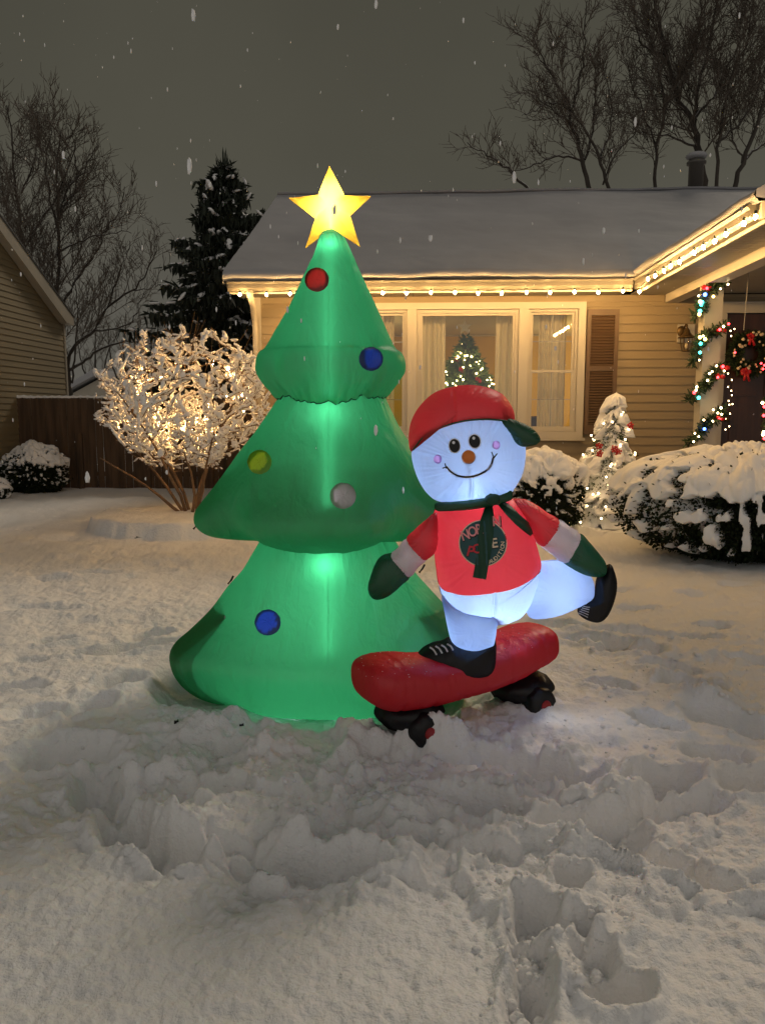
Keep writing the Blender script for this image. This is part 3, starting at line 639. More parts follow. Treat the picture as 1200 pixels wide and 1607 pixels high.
leg2 = Pil([(838,884),(860,879),(885,881),(912,893),(930,908),(935,925),(931,942),(905,955),(870,966),(838,968),(826,962),(824,945),(828,915)], YM+.03, .125, c=(878,925), sx=.25); leg2.region('leg', M['f_white'], sm_, rings=12, pucker=.006, label='leg kicked out behind')
shoe = Pil([(653,1033),(660,1020),(676,1011),(693,1007),(705,1002),(722,1010),(745,1015),(765,1011),(777,1004),(778,1030),(775,1050),(762,1060),(735,1065),(705,1062),(683,1054),(658,1042)], YM-.03, .12, c=(718,1036), a=3); shoe.region('shoe', M['f_black'], sm_, rings=14, pucker=.004)
for k_ in range(4): ribbon(shoe, [(674+k_*9,1016-k_*1.8),(680+k_*9,1020-k_*1.9),(685+k_*8.6,1028-k_*2.4)], 2.6, M['white_line'], sm_, 'lace', off=.004, n=8)
shoe2 = Pil([(956,886),(963,894),(968,915),(964,940),(952,966),(938,976),(920,972),(906,962),(907,952),(925,945),(934,935),(936,918),(940,902)], YM+.06, .09, c=(943,938), sx=.2); shoe2.region('shoe', M['f_black'], sm_, rings=12, pucker=.003)
for k_ in range(5): ribbon(shoe2, [(907+k_*2,962-k_*2.6),(914+k_*2,965-k_*3.0),(922+k_*.8,969-k_*4.0)], 1.3, M['white_line'], sm_, 'lace', off=.004, n=8)
# arms
armL = Pil([(684,806),(668,816),(652,830),(638,845),(624,860),(612,869),(598,873),(588,886),(580,908),(577,924),(582,937),(593,941),(610,935),(628,920),(643,904),(656,889),(672,876),(683,866),(690,840)], YM-.06, .09, c=(634,875), a=2.6)
armL.region('sleeve', M['f_red'], sm_, [(686,806),(668,816),(652,830),(638,845),(652,862),(668,877),(681,868),(690,842)], puff=.010, rings=10)
armL.region('cuff', M['f_cuff'], sm_, [(637,846),(624,860),(614,870),(628,887),(643,905),(656,891),(668,878),(652,863)], puff=.010, rings=10)
armL.region('mitten', M['f_dgreen'], sm_, [(613,870),(598,873),(588,886),(580,908),(577,924),(582,937),(593,941),(610,935),(628,920),(643,905),(629,887)], puff=.014, rings=12, pucker=.006)
armR = Pil([(800,784),(820,782),(838,790),(858,804),(876,816),(898,829),(918,845),(938,866),(951,884),(953,898),(946,906),(925,905),(903,896),(882,882),(858,864),(842,851),(828,830),(812,805)], YM+.0, .10, c=(880,850), a=2.6, sx=.1)
armR.region('sleeve', M['f_red'], sm_, [(802,784),(820,782),(838,790),(858,804),(876,816),(862,836),(848,855),(836,845),(824,825),(810,805)], puff=.012, rings=10)
armR.region('cuff', M['f_cuff'], sm_, [(877,816),(893,826),(909,838),(896,859),(883,882),(865,870),(848,856),(862,836)], puff=.010, rings=10)
armR.region('mitten', M['f_dgreen'], sm_, [(910,838),(926,852),(940,869),(951,884),(953,898),(946,906),(925,905),(903,896),(884,883),(897,860)], puff=.012, rings=12)
# scarf
scp = Pil([(683,790),(700,789),(735,785),(765,780),(790,775),(802,770),(804,782),(795,787),(765,795),(735,800),(700,802),(684,801)], YM-.13, .06, c=(740,789), a=3); scp.region('scarf_band', M['f_dgreen'], sm_, rings=8, n=120)
def cloth_strip(name, px, ws, surf, off, m, thick=.006):
    pts = curve(px, 40, False); d = np.gradient(pts, axis=0); d /= np.linalg.norm(d, axis=1)[:, None]; nn = np.stack([-d[:, 1], d[:, 0]], 1)
    w = np.interp(np.linspace(0, 1, 40), np.linspace(0, 1, len(ws)), ws); V = []
    for i in range(40):
        for t_ in np.linspace(-.5, .5, 9):
            V.append(surf.pt(*(pts[i]+nn[i]*w[i]*t_), off+.006*sin(t_*9+i*.25)))
    V = np.array(V); V2 = V.copy(); V2[:, 1] += thick; f = gridfaces(40, 9)
    mesh(name, np.concatenate([V, V2]), np.concatenate([f, f[:, ::-1]+len(V)]), m, sm_)
M['scarf'] = mat('scarf_cloth', (.008, .055, .028), .6, bump=[((60, 60, 20), .3, .004)])
cloth_strip('scarf_tail', [(768,786),(765,815),(761,850),(757,880),(752,908)], [8, 22, 24, 21, 21], body, .024, M['scarf'])
cloth_strip('scarf_tail', [(778,783),(795,798),(815,818),(837,836)], [8, 15, 16, 15], body, .022, M['scarf'])
mb = MB(); q = P(773, 784, YM-.20); mb.ball(q, 1, 16, 10, (.035, .022, .026), noise=.25); mb.build('scarf_knot', M['scarf'], sm_)
# badge
decal(body, oval(757.5,852.5,38,37), M['badge_cream'], sm_, 'badge_rim', off=.0175, rings=8)
bd = decal(body, oval(757.5,852.5,36.3,35.3), M['badge_teal'], sm_, 'badge', off=.0195, rings=8)
def letters(ch, px, py, hpx, rot, m, off, shear=0, name='badge_letter', wx=1.):
    fc = bpy.data.curves.new('f', 'FONT'); fc.body = ch; fc.size = 1; fc.align_x = 'CENTER'; fc.align_y = 'CENTER'; fc.offset = .02
    tmp = bpy.data.objects.new('f', fc); C.objects.link(tmp); dg = bpy.context.evaluated_depsgraph_get(); dg.update()
    me = bpy.data.meshes.new_from_object(tmp.evaluated_get(dg)); bpy.data.objects.remove(tmp)
    co = np.array([v.co[:] for v in me.vertices]); fs = [tuple(p.vertices) for p in me.polygons]; bpy.data.meshes.remove(me)
    co[:, 0] -= (co[:, 0].min()+co[:, 0].max())/2; co[:, 1] -= (co[:, 1].min()+co[:, 1].max())/2; co *= 1/(co[:, 1].max()-co[:, 1].min())
    a = radians(rot); V = []
    for x, y, _ in co:
        x = x*wx+shear*y; X_ = (x*cos(a)-y*sin(a))*hpx; Y_ = (x*sin(a)+y*cos(a))*hpx; V.append(body.pt(px+X_, py-Y_, off))
    return mesh(name, V, fs, m, sm_, smooth=False)
for ch, x, y, r_ in (('N', 729.5, 839.5, 18), ('O', 741, 834, 14), ('R', 752, 830, 10), ('N', 779, 817.5, 4)):
    letters(ch, x+1, y+1.2, 17, r_, M['ink'], .021, wx=.85); letters(ch, x, y, 16, r_, M['badge_pink'], .0225, wx=.8)
letters('P', 740, 865.5, 18, -6, M['ink'], .021, .15); letters('P', 739, 865, 16.5, -6, M['badge_red'], .0225, .15)
letters('O', 749, 861, 15, 4, M['badge_red'], .0235); letters('E', 777, 852.5, 17, 8, M['ink'], .022); letters('E', 776, 852, 15, 8, M['badge_cream'], .0245)
for i, ch in enumerate('AUDITION'):
    a = radians(-68+i*9.6); letters(ch, 757.5+31*cos(a), 852.5-31*sin(a), 6.2, -68+i*9.6+90, M['badge_cream'], .0225)

# lamps inside the figure
s1 = MB(); s1.tube([head.pt(737+.1*(y-745), y, -.05) for y in np.linspace(735, 780, 5)], .006, 6); s1.build('light_strip', M['led'], sm_)
lamp('snowman_lamp', P(738, 745, YM-.03), 1.5, (.66, .84, 1), sm_); lamp('snowman_lamp', P(735, 690, YM), 1.0, (.66, .84, 1), sm_)
lamp('snowman_lamp', P(750, 830, YM), 2.2, (.8, .9, 1), sm_); lamp('snowman_lamp', P(770, 935, YM), 3.4, (.72, .88, 1), sm_)
lamp('snowman_lamp', P(740, 985, YM), 1.4, (.75, .88, 1), sm_); lamp('snowman_lamp', P(865, 925, YM+.03), 1.1, (.8, .88, 1), sm_)
lamp('snowman_lamp', P(665, 845, YM-.06), .13, (.9, .9, 1), sm_, .02); lamp('snowman_lamp', P(840, 815, YM), .30, (.9, .9, 1), sm_, .02)  # weak lamps added in both arms, in place of light from the torso

# ------------------------------------------------------------------ the house with the lit eaves
HY = 11.0
def hx(px, Y=HY): return P(px, 600, Y)[0]
def hz(py, Y=HY): return P(760, py, Y)[2]
house = empty('house', (.5, HY, 0), 'tan sided house with snowy roof, white trimmed windows and a covered porch', 'house')
EX = .119
def siding(axis, pos, a0, a1, z0, z1, holes, ext, top=None):
    """lapped boards; axis 'x': wall along x at y=pos facing -y; axis 'y': wall along y at x=pos facing +x"""
    mb = MB(); n_ = int(round((z1-z0)/EX+.49)); br = []
    for i in range(n_):
        a, b = z0+i*EX, min(z0+(i+1)*EX, z1); cs = sorted([a, b]+[g for h in holes for g in h[2:] if a+.004 < g < b-.004]); br += [(cs[k], cs[k+1], a) for k in range(len(cs)-1)]
    for (z, zt, zc0) in br:
        segs = [(a0, a1)]
        if top: lim = top(z+EX*.5); segs = [(max(a0, lim[0]), min(a1, lim[1]))]
        for (h0, h1, g0, g1) in holes:
            if zt > g0+.001 and z < g1-.001:
                ns = []
                for s in segs:
                    if h1 <= s[0] or h0 >= s[1]: ns.append(s); continue
                    if s[0] < h0: ns.append((s[0], h0))
                    if s[1] > h1: ns.append((h1, s[1]))
                segs = ns
        for (p, q) in segs:
            if q-p < .02: continue
            o, o2 = .017*(1-(z-zc0)/EX), .017*(1-(zt-zc0)/EX)+.001
            if axis == 'x': V = [(p, pos-o, z), (q, pos-o, z), (q, pos-o2, zt), (p, pos-o2, zt), (p, pos+.02, z), (q, pos+.02, z), (q, pos+.02, zt), (p, pos+.02, zt)]
            else: V = [(pos+o, p, z), (pos+o, q, z), (pos+o2, q, zt), (pos+o2, p, zt), (pos-.02, p, z), (pos-.02, q, z), (pos-.02, q, zt), (pos-.02, p, zt)]
            mb.add(V, [(0, 1, 2, 3), (4, 7, 6, 5), (0, 4, 5, 1), (3, 2, 6, 7), (0, 3, 7, 4), (1, 5, 6, 2)])
    return mb
WX0, WX1, WZ0, WZ1 = hx(551), hx(915), hz(687), hz(475)
DX0, DX1, DZ1 = hx(1134), hx(1134)+1.05, hz(495)
XL, XR = P(403, 560, HY)[0], 9.0; ZS = 3.145
holes = [(WX0+.02, WX1-.02, WZ0+.02, WZ1-.02), (DX0-.02, DX1+.1, .6, DZ1+.10)]
siding('x', HY, XL, XR, .02, ZS, holes, 0).build('wall', M['siding'], house, smooth=False)
mb = MB(); mb.box(XL, XL+.16, HY+.03, 18, 0, ZS).box(XR-.16, XR, HY+.03, 18, 0, ZS).box(XL, XR, 18, 18.15, 0, ZS)
mb.prism([(HY, ZS), (18, ZS), (14.47, ZS+2.1)], 'x', XL+.01, XL+.15); mb.build('side_wall', M['siding2'], house, smooth=False)
mb = MB(); mb.box(XL-.03, XL+.075, HY-.035, HY+.03, 0, ZS-.002); mb.build('corner_trim', M['trim'], house, smooth=False)
mb = MB(); mb.box(XL+.08, 3.35, HY-.03, HY-.001, ZS-.09, ZS-.004); mb.build('frieze_board', M['siding'], house, smooth=False)
# gutter, fascia, soffit
XE = hx(361, 10.35)
mb = MB(); gp = [(10.43, 3.255), (10.295, 3.265), (10.285, 3.245), (10.31, 3.22), (10.315, 3.17), (10.345, 3.132), (10.43, 3.132)]
mb.prism([(a, b) for a, b in gp], 'x', XE, 2.75); mb.build('gutter', M['gutter'], house, smooth=False)
mb = MB()
x = XE+.02
while x < 2.77: mb.box(x, min(x+.298, 2.77), 10.435, HY+.02, ZS+.001, ZS+.02); x += .304
mb.build('soffit', M['soffit'], house, smooth=False)
mb = MB(); mb.box(XE+.01, 2.77, 10.432, 10.452, 3.11, 3.28); mb.build('fascia', M['trim'], house, smooth=False)
mb = MB(); gp = [(2.88, 3.255), (2.755, 3.265), (2.745, 3.245), (2.77, 3.22), (2.775, 3.17), (2.805, 3.132), (2.88, 3.132)]
mb.prism([(a, b) for a, b in gp], 'y', 6.85, 10.44); mb.build('gutter', M['gutter'], house, smooth=False)
mb = MB(); mb.box(2.882, 2.902, 6.8, 10.43, 3.10, 3.28); mb.build('fascia', M['trim'], house, smooth=False)
mb = MB(); y = 6.80
while y < HY: mb.box(2.904, 3.372, y, min(y+.098, HY), ZS+.002, ZS+.02); y += .104
mb.build('soffit', M['soffit'], house, smooth=False)
# roofs and their snow
SL = .505; RY = 14.47
mb = MB(); rz = 3.25+SL*(RY-10.32)
mb.add([(XE-.03, 10.33, 3.27), (XR+.4, 10.33, 3.27), (XR+.4, RY, rz), (XE-.03, RY, rz), (XR+.4, 18.6, 3.27), (XE-.03, 18.6, 3.27),
        (XE-.03, 10.33, 3.22), (XR+.4, 10.33, 3.22), (XR+.4, 18.6, 3.22), (XE-.03, 18.6, 3.22)], [(0, 1, 2, 3), (3, 2, 4, 5), (0, 3, 5, 9, 6), (1, 7, 8, 4, 2), (0, 6, 7, 1)])
roof = mb.build('roof', M['shingle'], house, smooth=False)
def roofsnow(name, prof, along, a0, a1, n, flip=False, parent=None):
    pr = curve(np.array(prof), 150, False); L = np.cumsum(np.r_[0, np.linalg.norm(np.diff(pr, axis=0), axis=1)])
    aa = np.linspace(a0, a1, n); A, Q = np.meshgrid(aa, L); p0 = np.repeat(pr[:, :1], n, 1); p1 = np.repeat(pr[:, 1:], n, 1)
    edge = np.exp(-(Q/.25)**2)
    dn = .026*fbm2(A*.55, Q*.8, 4)+.032*edge*fbm2(A*2.0, Q*4, 3)+.006*fbm2(A*5, Q*14, 2)*np.exp(-(Q/.9)**2)
    p1 = p1+dn; p0 = p0+edge*.02*n2(A*3+5, Q*5)
    co = np.stack([A, p0, p1], -1) if along == 'x' else np.stack([p0, A, p1], -1)
    V = co.reshape(-1, 3); f = gridfaces(len(L), n)
    if flip: f = f[:, ::-1].copy()
    return mesh(name, V, f, M['roof_snow'], parent)
th = .115
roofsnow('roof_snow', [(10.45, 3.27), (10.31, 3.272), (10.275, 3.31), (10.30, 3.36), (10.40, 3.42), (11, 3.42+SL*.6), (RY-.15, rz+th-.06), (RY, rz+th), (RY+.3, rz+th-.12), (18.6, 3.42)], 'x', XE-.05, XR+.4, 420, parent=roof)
mb = MB(); X = XE-.052; mb.add([(X, 10.3, 3.22), (X, 10.285, 3.34), (X, 10.4, 3.41), (X, RY, rz+th-.01), (X, 18.6, 3.41), (X, 18.6, 3.22)], [(0, 1, 2, 3, 4, 5)])
mb.v[0][:, 0] = X; mb.build('rake_edge', M['roof_snow'], roof, smooth=False)
PXR = 6.6; pz = 3.25+SL*(PXR-2.82)
mb = MB(); mb.add([(2.82, 6.78, 3.26), (2.82, 14, 3.26), (PXR, 14, pz), (PXR, 6.78, pz), (10.2, 14, 3.26), (10.2, 6.78, 3.26), (2.82, 6.78, 3.20), (2.82, 14, 3.20)], [(0, 3, 2, 1), (3, 5, 4, 2), (0, 1, 7, 6)])
proof = mb.build('roof', M['shingle'], house, smooth=False, label='snowy porch gable roof')
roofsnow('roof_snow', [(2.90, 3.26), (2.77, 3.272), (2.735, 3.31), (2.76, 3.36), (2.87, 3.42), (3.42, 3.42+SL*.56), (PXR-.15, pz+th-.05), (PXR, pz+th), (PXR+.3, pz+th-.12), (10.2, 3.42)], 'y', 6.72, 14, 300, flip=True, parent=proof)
mb = MB(); mb.add([(2.75, 6.70, 3.34), (2.87, 6.70, 3.41), (PXR, 6.70, pz+th), (PXR, 6.70, pz-.02), (2.90, 6.70, 3.26), (2.75, 6.70, 3.28)], [(5, 4, 3, 2, 1, 0)]); mb.build('rake_edge', M['roof_snow'], proof, smooth=False)
mb = MB(); mb.prism([(2.82, 3.12), (2.96, 3.12), (2.96, 3.21), (PXR, pz-.14), (PXR, pz-.02), (2.82, 3.255)], 'y', 6.74, 6.80); mb.build('rake_board', M['trim'], house, smooth=False)
siding('x', 6.98, 2.95, 10, 3.28, 4.9, [], 0, top=lambda z: (2.87+(z+.06-3.22)/SL, 10.0-(z-3.22)/SL)).build('gable_wall', M['siding'], house, smooth=False)
# porch beam, ceiling, posts, floor
mb = MB(); mb.box(3.374, 3.56, 6.98, HY+.0, 3.04, 3.20); mb.build('porch_beam', M['trim'], house, smooth=False)
mb = MB(); y = 7.0
while y < HY: mb.box(3.562, 9, y, min(y+.098, HY), 3.16, 3.178); y += .104
mb.build('porch_ceiling', M['soffit'], house, smooth=False)
def post(x, y, lab=None):
    mb = MB(); mb.box(x, x+.205, y, y+.2, .45, 3.039); mb.box(x-.02, x+.225, y-.02, y+.22, .45, .60); mb.build('porch_post', M['trim'], house, smooth=False)
post(3.385, 9.5)
mb = MB(); mb.box(3.35, 9, 9.4, HY, .1, .45); mb.build('porch_floor', M['soffit'], house, smooth=False)
# door with casing
mb = MB(); mb.box(DX0, DX1, HY+.02, HY+.07, .47, DZ1)
for (a, b, c, d) in ((.12, .48, .35, 1.15), (.57, .93, .35, 1.15), (.12, .48, 1.3, 2.2), (.57, .93, 1.3, 2.2)):
    mb.box(DX0+a, DX0+b, HY+.005, HY+.022, .47+c, .47+d)
door = mb.build('door', M['door'], house, smooth=False)
mb = MB(); mb.ball((DX0+.08, HY-.02, 1.45), .035, 12, 8); mb.build('handle', M['bronze'], door)
mb = MB(); mb.box(DX0-.10, DX1+.10, HY-.04, HY+.03, DZ1+.012, DZ1+.13).box(DX0-.10, DX0-.003, HY-.04, HY+.05, .47, DZ1+.011).box(DX1+.003, DX1+.10, HY-.04, HY+.05, .47, DZ1+.011)
mb.box(DX0-.13, DX1+.13, HY-.055, HY+.03, DZ1+.131, DZ1+.16); mb.build('door_frame', M['trim'], house, smooth=False)
# the three-part window
def frame_rect(mb, x0, x1, z0, z1, w, y0, y1, wt=None, wb=None):
    wt = wt or w; wb = wb or w
    mb.box(x0, x0+w, y0, y1, z0, z1).box(x1-w, x1, y0, y1, z0, z1).box(x0+w, x1-w, y0, y1, z1-wt, z1).box(x0+w, x1-w, y0, y1, z0, z0+wb)
cuts = [hx(646), hx(819)]
mb = MB(); frame_rect(mb, WX0, WX1, WZ0, WZ1, .10, HY-.055, HY+.12, .09, .09)
for c_ in cuts: mb.box(c_-.065, c_+.065, HY-.05, HY+.12, WZ0+.09, WZ1-.09)
win = mb.build('window', M['trim'], house, smooth=False)
units = [(WX0+.10, cuts[0]-.065, 'd'), (cuts[0]+.065, cuts[1]-.065, 'p'), (cuts[1]+.065, WX1-.10, 'd')]
zb, zt_ = WZ0+.09, WZ1-.09
mb = MB(); mb.box(WX0-.03, WX1+.03, HY-.085, HY-.02, WZ0-.035, WZ0-.002); mb.build('sill', M['trim'], win, smooth=False)
for (a, b, ty) in units:
    fr = MB(); pn = MB(); mu = MB()
    if ty == 'p':
        frame_rect(fr, a+.002, b-.002, zb+.002, zt_-.002, .05, HY-.015, HY+.06); frame_rect(fr, a+.052, b-.052, zb+.052, zt_-.052, .03, HY+.0, HY+.05); pn.box(a+.06, b-.06, HY+.024, HY+.028, zb+.06, zt_-.06)
    else:
        zm = hz(583); frame_rect(fr, a+.002, b-.002, zb+.002, zt_-.002, .035, HY-.01, HY+.06)
        frame_rect(fr, a+.037, b-.037, zm-.02, zt_-.037, .035, HY+.030, HY+.058); frame_rect(fr, a+.037, b-.037, zb+.037, zm+.02, .035, HY+.0, HY+.028)
        pn.box(a+.06, b-.06, HY+.043, HY+.046, zm+.01, zt_-.06); mc = (a+b)/2; z3 = (zm+zt_)/2-.01; z4 = (zm+zb)/2+.03
        mu.box(mc-.007, mc+.007, HY+.047, HY+.055, zm+.016, zt_-.072).box(a+.072, b-.072, HY+.048, HY+.054, z3-.007, z3+.007).box(mc-.006, mc+.006, HY+.019, HY+.025, zb+.072, zm-.016).box(a+.072, b-.072, HY+.020, HY+.024, z4-.006, z4+.006)
        mu.build('muntin', M['trim'], win, smooth=False)
        p2 = MB(); p2.box(a+.06, b-.06, HY+.013, HY+.016, zb+.06, zm-.01); p2.build('pane', M['glass'], win, smooth=False)
    fr.build('sash', M['trim'], win, smooth=False); pn.build('pane', M['glass'], win, smooth=False)
# shutters
def shutter(x0, x1):
    z0, z1 = hz(681), hz(487); mb = MB(); y0, y1 = HY-.055, HY-.02; w = .055; zm = z0+(z1-z0)*.53
    mb.box(x0, x0+w, y0, y1, z0, z1).box(x1-w, x1, y0, y1, z0, z1)
    for (a, b) in ((z0, z0+.13), (zm-.035, zm+.035), (z1-.08, z1)): mb.box(x0+w, x1-w, y0, y1, a, b)
    mb.box(x0+w, x1-w, HY-.028, HY-.0221, z0+.1, z1-.05)
    for (a, b) in ((z0+.13, zm-.035), (zm+.035, z1-.08)):
        n = int((b-a)/.037)
        for k in range(n):
            z = a+(b-a)*(k+.5)/n; mb.add([(x0+w, y0+.004, z-.013), (x1-w, y0+.004, z-.013), (x1-w, y1-.006, z+.012), (x0+w, y1-.006, z+.012), (x0+w, y0+.002, z-.008), (x1-w, y0+.002, z-.008), (x1-w, y1-.006, z+.017), (x0+w, y1-.006, z+.017)], [(0, 1, 2, 3), (4, 7, 6, 5), (0, 4, 5, 1), (1, 5, 6, 2), (2, 6, 7, 3), (3, 7, 4, 0)])
    mb.build('shutter', M['shutter'], house, smooth=False)
shutter(hx(917), hx(966)); shutter(hx(500), hx(549))
# downspout
mb = MB(); mb.tube([(hx(395, 10.36), 10.36, 3.14), (hx(395, 10.36), 10.36, 3.08), (hx(399, 10.6), 10.62, 2.98), (XL+.0, 10.88, 2.87), (XL+.01, 10.90, 2.7), (XL+.01, 10.90, .2)], .042, 12); mb.build('downspout', M['trim'], house)
# flue on the ridge
c_ = P(1093, 243, 15.0); c_[2] -= .62; mb = MB(); mb.lathe((c_[0], 15, c_[2]-.5), [(0, 0), (.13, 0), (.13, .95), (.17, .96), (.17, 1.0), (.13, 1.02), (.13, 1.10), (0, 1.10)], 20); fl_ = mb.build('chimney_flue', M['metal'], house)
mb = MB(); mb.ball((c_[0], 15, c_[2]+.60), .19, 20, 10, (1, 1, .38), noise=.06); mb.build('snow_cap', M['roof_snow'], fl_)
# room seen through the window
mb = MB(); mb.box(-2.1, 4.2, 15.9, 15.95, .7, 3.3).box(-2.14, -2.1, HY+.4, 15.9, .7, 3.3).box(4.2, 4.24, HY+.4, 15.9, .7, 3.3); mb.build('room_wall', M['room_wall'], house, smooth=False)
mb = MB(); mb.box(-2.1, 4.2, HY+.1, 15.89, 3.11, 3.13); mb.box(-2.1, 4.2, 15.80, 15.88, hz(527, 15.8), 3.10); mb.build('room_ceiling', M['room_white'], house, smooth=False)
mb = MB(); mb.box(-2.1, 4.2, HY+.1, 15.9, .62, .68); mb.build('room_floor', M['furn'], house, smooth=False)
lamp('room_lamp', (3.2, 14.2, 2.2), 60, (1, .69, .28), house, .12)
lamp('room_lamp', (-1.2, 13.2, 2.2), 36, (1, .69, .28), house, .12)
def curtain(x0, x1, lab):
    n = int((x1-x0)/.008)+4; xs = np.linspace(x0, x1, n); zs = np.linspace(.8, 3.05, 24); X, Z = np.meshgrid(xs, zs)
    Yc = HY+.30+.022*np.sin(X*85+1.5*np.sin(X*17+Z*.6))+.012*np.sin(X*37+Z*.8)
    V = np.stack([X, Yc, Z], -1).reshape(-1, 3); mesh('curtain', V, gridfaces(24, n), M['curtain'], label=lab, cat='curtain', group='sheer curtains behind the front window')
curtain(hx(655, 11.3), hx(698, 11.3), 'sheer pale curtain left of the indoor Christmas tree, behind the centre window')
curtain(hx(776, 11.3), hx(806, 11.3), 'sheer pale curtain right of the indoor Christmas tree, behind the centre window')
curtain(hx(843, 11.3), hx(886, 11.3), 'sheer curtain behind the narrow right window beside the shutter')
curtain(hx(583, 11.3), hx(618, 11.3), 'sheer curtain behind the narrow left window beside the inflatable tree')
mb = MB(); c_ = P(842, 655, 12.6); mb.box(c_[0]-.25, c_[0]+.15, 12.5, 12.9, .68, c_[2]-.02).box(c_[0]-.28, c_[0]+.18, 12.47, 12.93, c_[2]-.019, c_[2]+.02); mb.build('side_table', M['furn'], label='dark side table inside the right hand window', cat='table')
# tree in the room
YI = 12.3; b_ = P(729, 700, YI); it = empty('indoor_christmas_tree', (b_[0], YI, .68), 'indoor Christmas tree with warm white lights and red ribbon behind the centre window', 'christmas tree')
top = P(729, 533, YI)[2]; leaf = MB(); bl = []
def cone_tree(c, z0, z1, r0, nn, m, parent, size, rr=R):
    V = []; Fc = []
    for _ in range(nn):
        t_ = 1-sqrt(rr.random()); z = z0+(z1-z0)*t_; r = r0*(1-t_)*(.65+.35*(((t_*9) % 1)))*rr.uniform(.35, 1.05)+.015; a = rr.uniform(0, 2*pi)
        p = np.array((c[0]+r*cos(a), c[1]+r*sin(a), z)); d = np.array((cos(a), sin(a), rr.uniform(-.5, .4)))+np.array([rr.gauss(0, .35) for _ in range(3)]); d /= np.linalg.norm(d)
        w = np.cross(d, [rr.gauss(0, 1) for _ in range(3)]); w /= np.linalg.norm(w); L_ = size*rr.uniform(.6, 1.3); i = len(V)
        V += [p-w*size*.22, p+w*size*.22, p+d*L_+w*size*.06, p+d*L_-w*size*.06]; Fc.append((i, i+1, i+2, i+3))
    return V, Fc
V, Fc = cone_tree((b_[0], YI), .95, top+.09, 1.10, 15000, None, None, .085)
mesh('foliage', V, Fc, mat('indoor_fir', (.12, .20, .055), .6), it, smooth=False)
mb = MB(); mb.tube([(b_[0], YI, .68), (b_[0], YI, top-.1)], .03, 8); mb.build('trunk', M['shrub_bark'], it)
for k in range(90):
    t_ = R.uniform(.40, .97) if k < 72 else R.uniform(0, .4); a = R.uniform(pi*.95, 2.05*pi); r = 1.08*(1-t_)*.98+.02; p = (b_[0]+r*cos(a), YI+r*sin(a), .95+(top-.95)*t_)
    mb = MB(); mb.ball(p, R.uniform(.010, .015), 8, 5); mb.build('bulb', M['bulb_tree'], it)
for k in range(9):
    t_ = .1+.09*k; a = R.uniform(pi*1.05, 1.95*pi); r = 1.08*(1-t_)*.95+.03; p = np.array((b_[0]+r*cos(a), YI+r*sin(a), .95+(top-.95)*t_))
    mb = MB(); mb.ball(p, .035, 8, 6, (1, .6, .9), noise=.4); mb.ball(p+np.array((.04, 0, -.03)), .028, 8, 6, (1, .6, 1.2), noise=.4); mb.build('ribbon', M['bow'], it)
sv = [(.115*cos(pi/2+i*pi/5)*(1 if i % 2 == 0 else .42), .125*sin(pi/2+i*pi/5)*(1 if i % 2 == 0 else .42)) for i in range(10)]; c_ = P(729, 513, YI-.1)
mb = MB(); mb.prism([(c_[0]+a, c_[2]+b) for a, b in sv], 'y', YI-.115, YI-.085); mb.build('tree_star', M['silver'], it, smooth=False)

# ------------------------------------------------------------------ eave string lights
sl = empty('string_lights', (2.75, 10.3, 3.12), 'warm white bulb string lights along the house gutter and the porch eave', 'string lights')
pos = []
bx = [376, 418, 455, 492, 529, 565, 600.5, 637.6, 676, 713.7, 750, 787, 826, 863, 901, 938.5, 977, 1003]
for x in bx: pos.append(np.array((P(x, 457, 10.22)[0], 10.22, 3.072+R.uniform(-.008, .008))))
for x in (1018, 1029, 1042.4, 1053, 1066.4, 1088.6, 1103, 1120, 1137, 1164, 1181.4):
    q = PX(x, 400, 2.67); pos.append(np.array((2.67, q[1], 3.078+R.uniform(-.012, .012))))
wr = []
for i, p in enumerate(pos):
    wr.append(p+np.array((0, 0, .045)))
    if i+1 < len(pos): wr.append((p+pos[i+1])/2+np.array((0, 0, .028)))
mb = MB(); mb.tube(wr, .0035, 5); mb.build('wire', M['wire'], sl)
for p in pos:
    mb = MB(); mb.lathe(p+np.array((0, 0, .006)), [(0, .045), (.011, .045), (.012, .02), (.010, .012)], 8); s_ = mb.build('socket', M['wire'], sl)
    tl_ = R.uniform(-.25, .25); Rr = np.array([[1, 0, tl_], [0, 1, 0], [-tl_, 0, 1]])
    mb = MB(); mb.ball(p, .0152, 10, 8, (1, 1, 1.35), rot=Rr); mb.build('bulb', M['bulb'], sl)

# ------------------------------------------------------------------ wall lantern
c_ = P(1071, 530, HY-.03); ln = empty('wall_lantern', (c_[0], HY-.03, c_[2]), 'unlit bronze wall lantern with clear glass on the tan siding left of the porch post', 'lantern')
mb = MB(); mb.box(hx(1058), hx(1084), HY-.045, HY-.012, hz(539), hz(511)); mb.build('mount_block', M['trim'], ln, smooth=False)
lc = np.array((hx(1074.5, 10.78), 10.80, hz(552, 10.8)))
mb = MB(); mb.ball((lc[0]-.03, HY-.07, lc[2]+.28), .065, 14, 10, (1, .5, 1.1)); mb.tube([(lc[0]-.02, HY-.06, lc[2]+.29), (lc[0], HY-.15, lc[2]+.36), (lc[0], lc[1], lc[2]+.31)], .012, 8); mb.build('arm', M['bronze'], ln)
mb = MB(); mb.lathe(lc, [(.0, .36), (.008, .355), (.012, .33), (.006, .315), (.02, .30), (.035, .28), (.045, .245), (.07, .215), (.088, .20), (.115, .185), (.115, .178), (.075, .175)], 20); mb.build('hood', M['bronze'], ln)
mb = MB()
for k in range(8):
    a = 2*pi*k/8; mb.tube([lc+np.array((r*cos(a), r*sin(a), z)) for r, z in ((.085, .178), (.083, .12), (.070, .05), (.052, .0))], .005, 5)
mb.lathe(lc, [(0, -.005), (.055, -.005), (.055, .008), (0, .008)], 16); mb.build('cage', M['bronze'], ln)
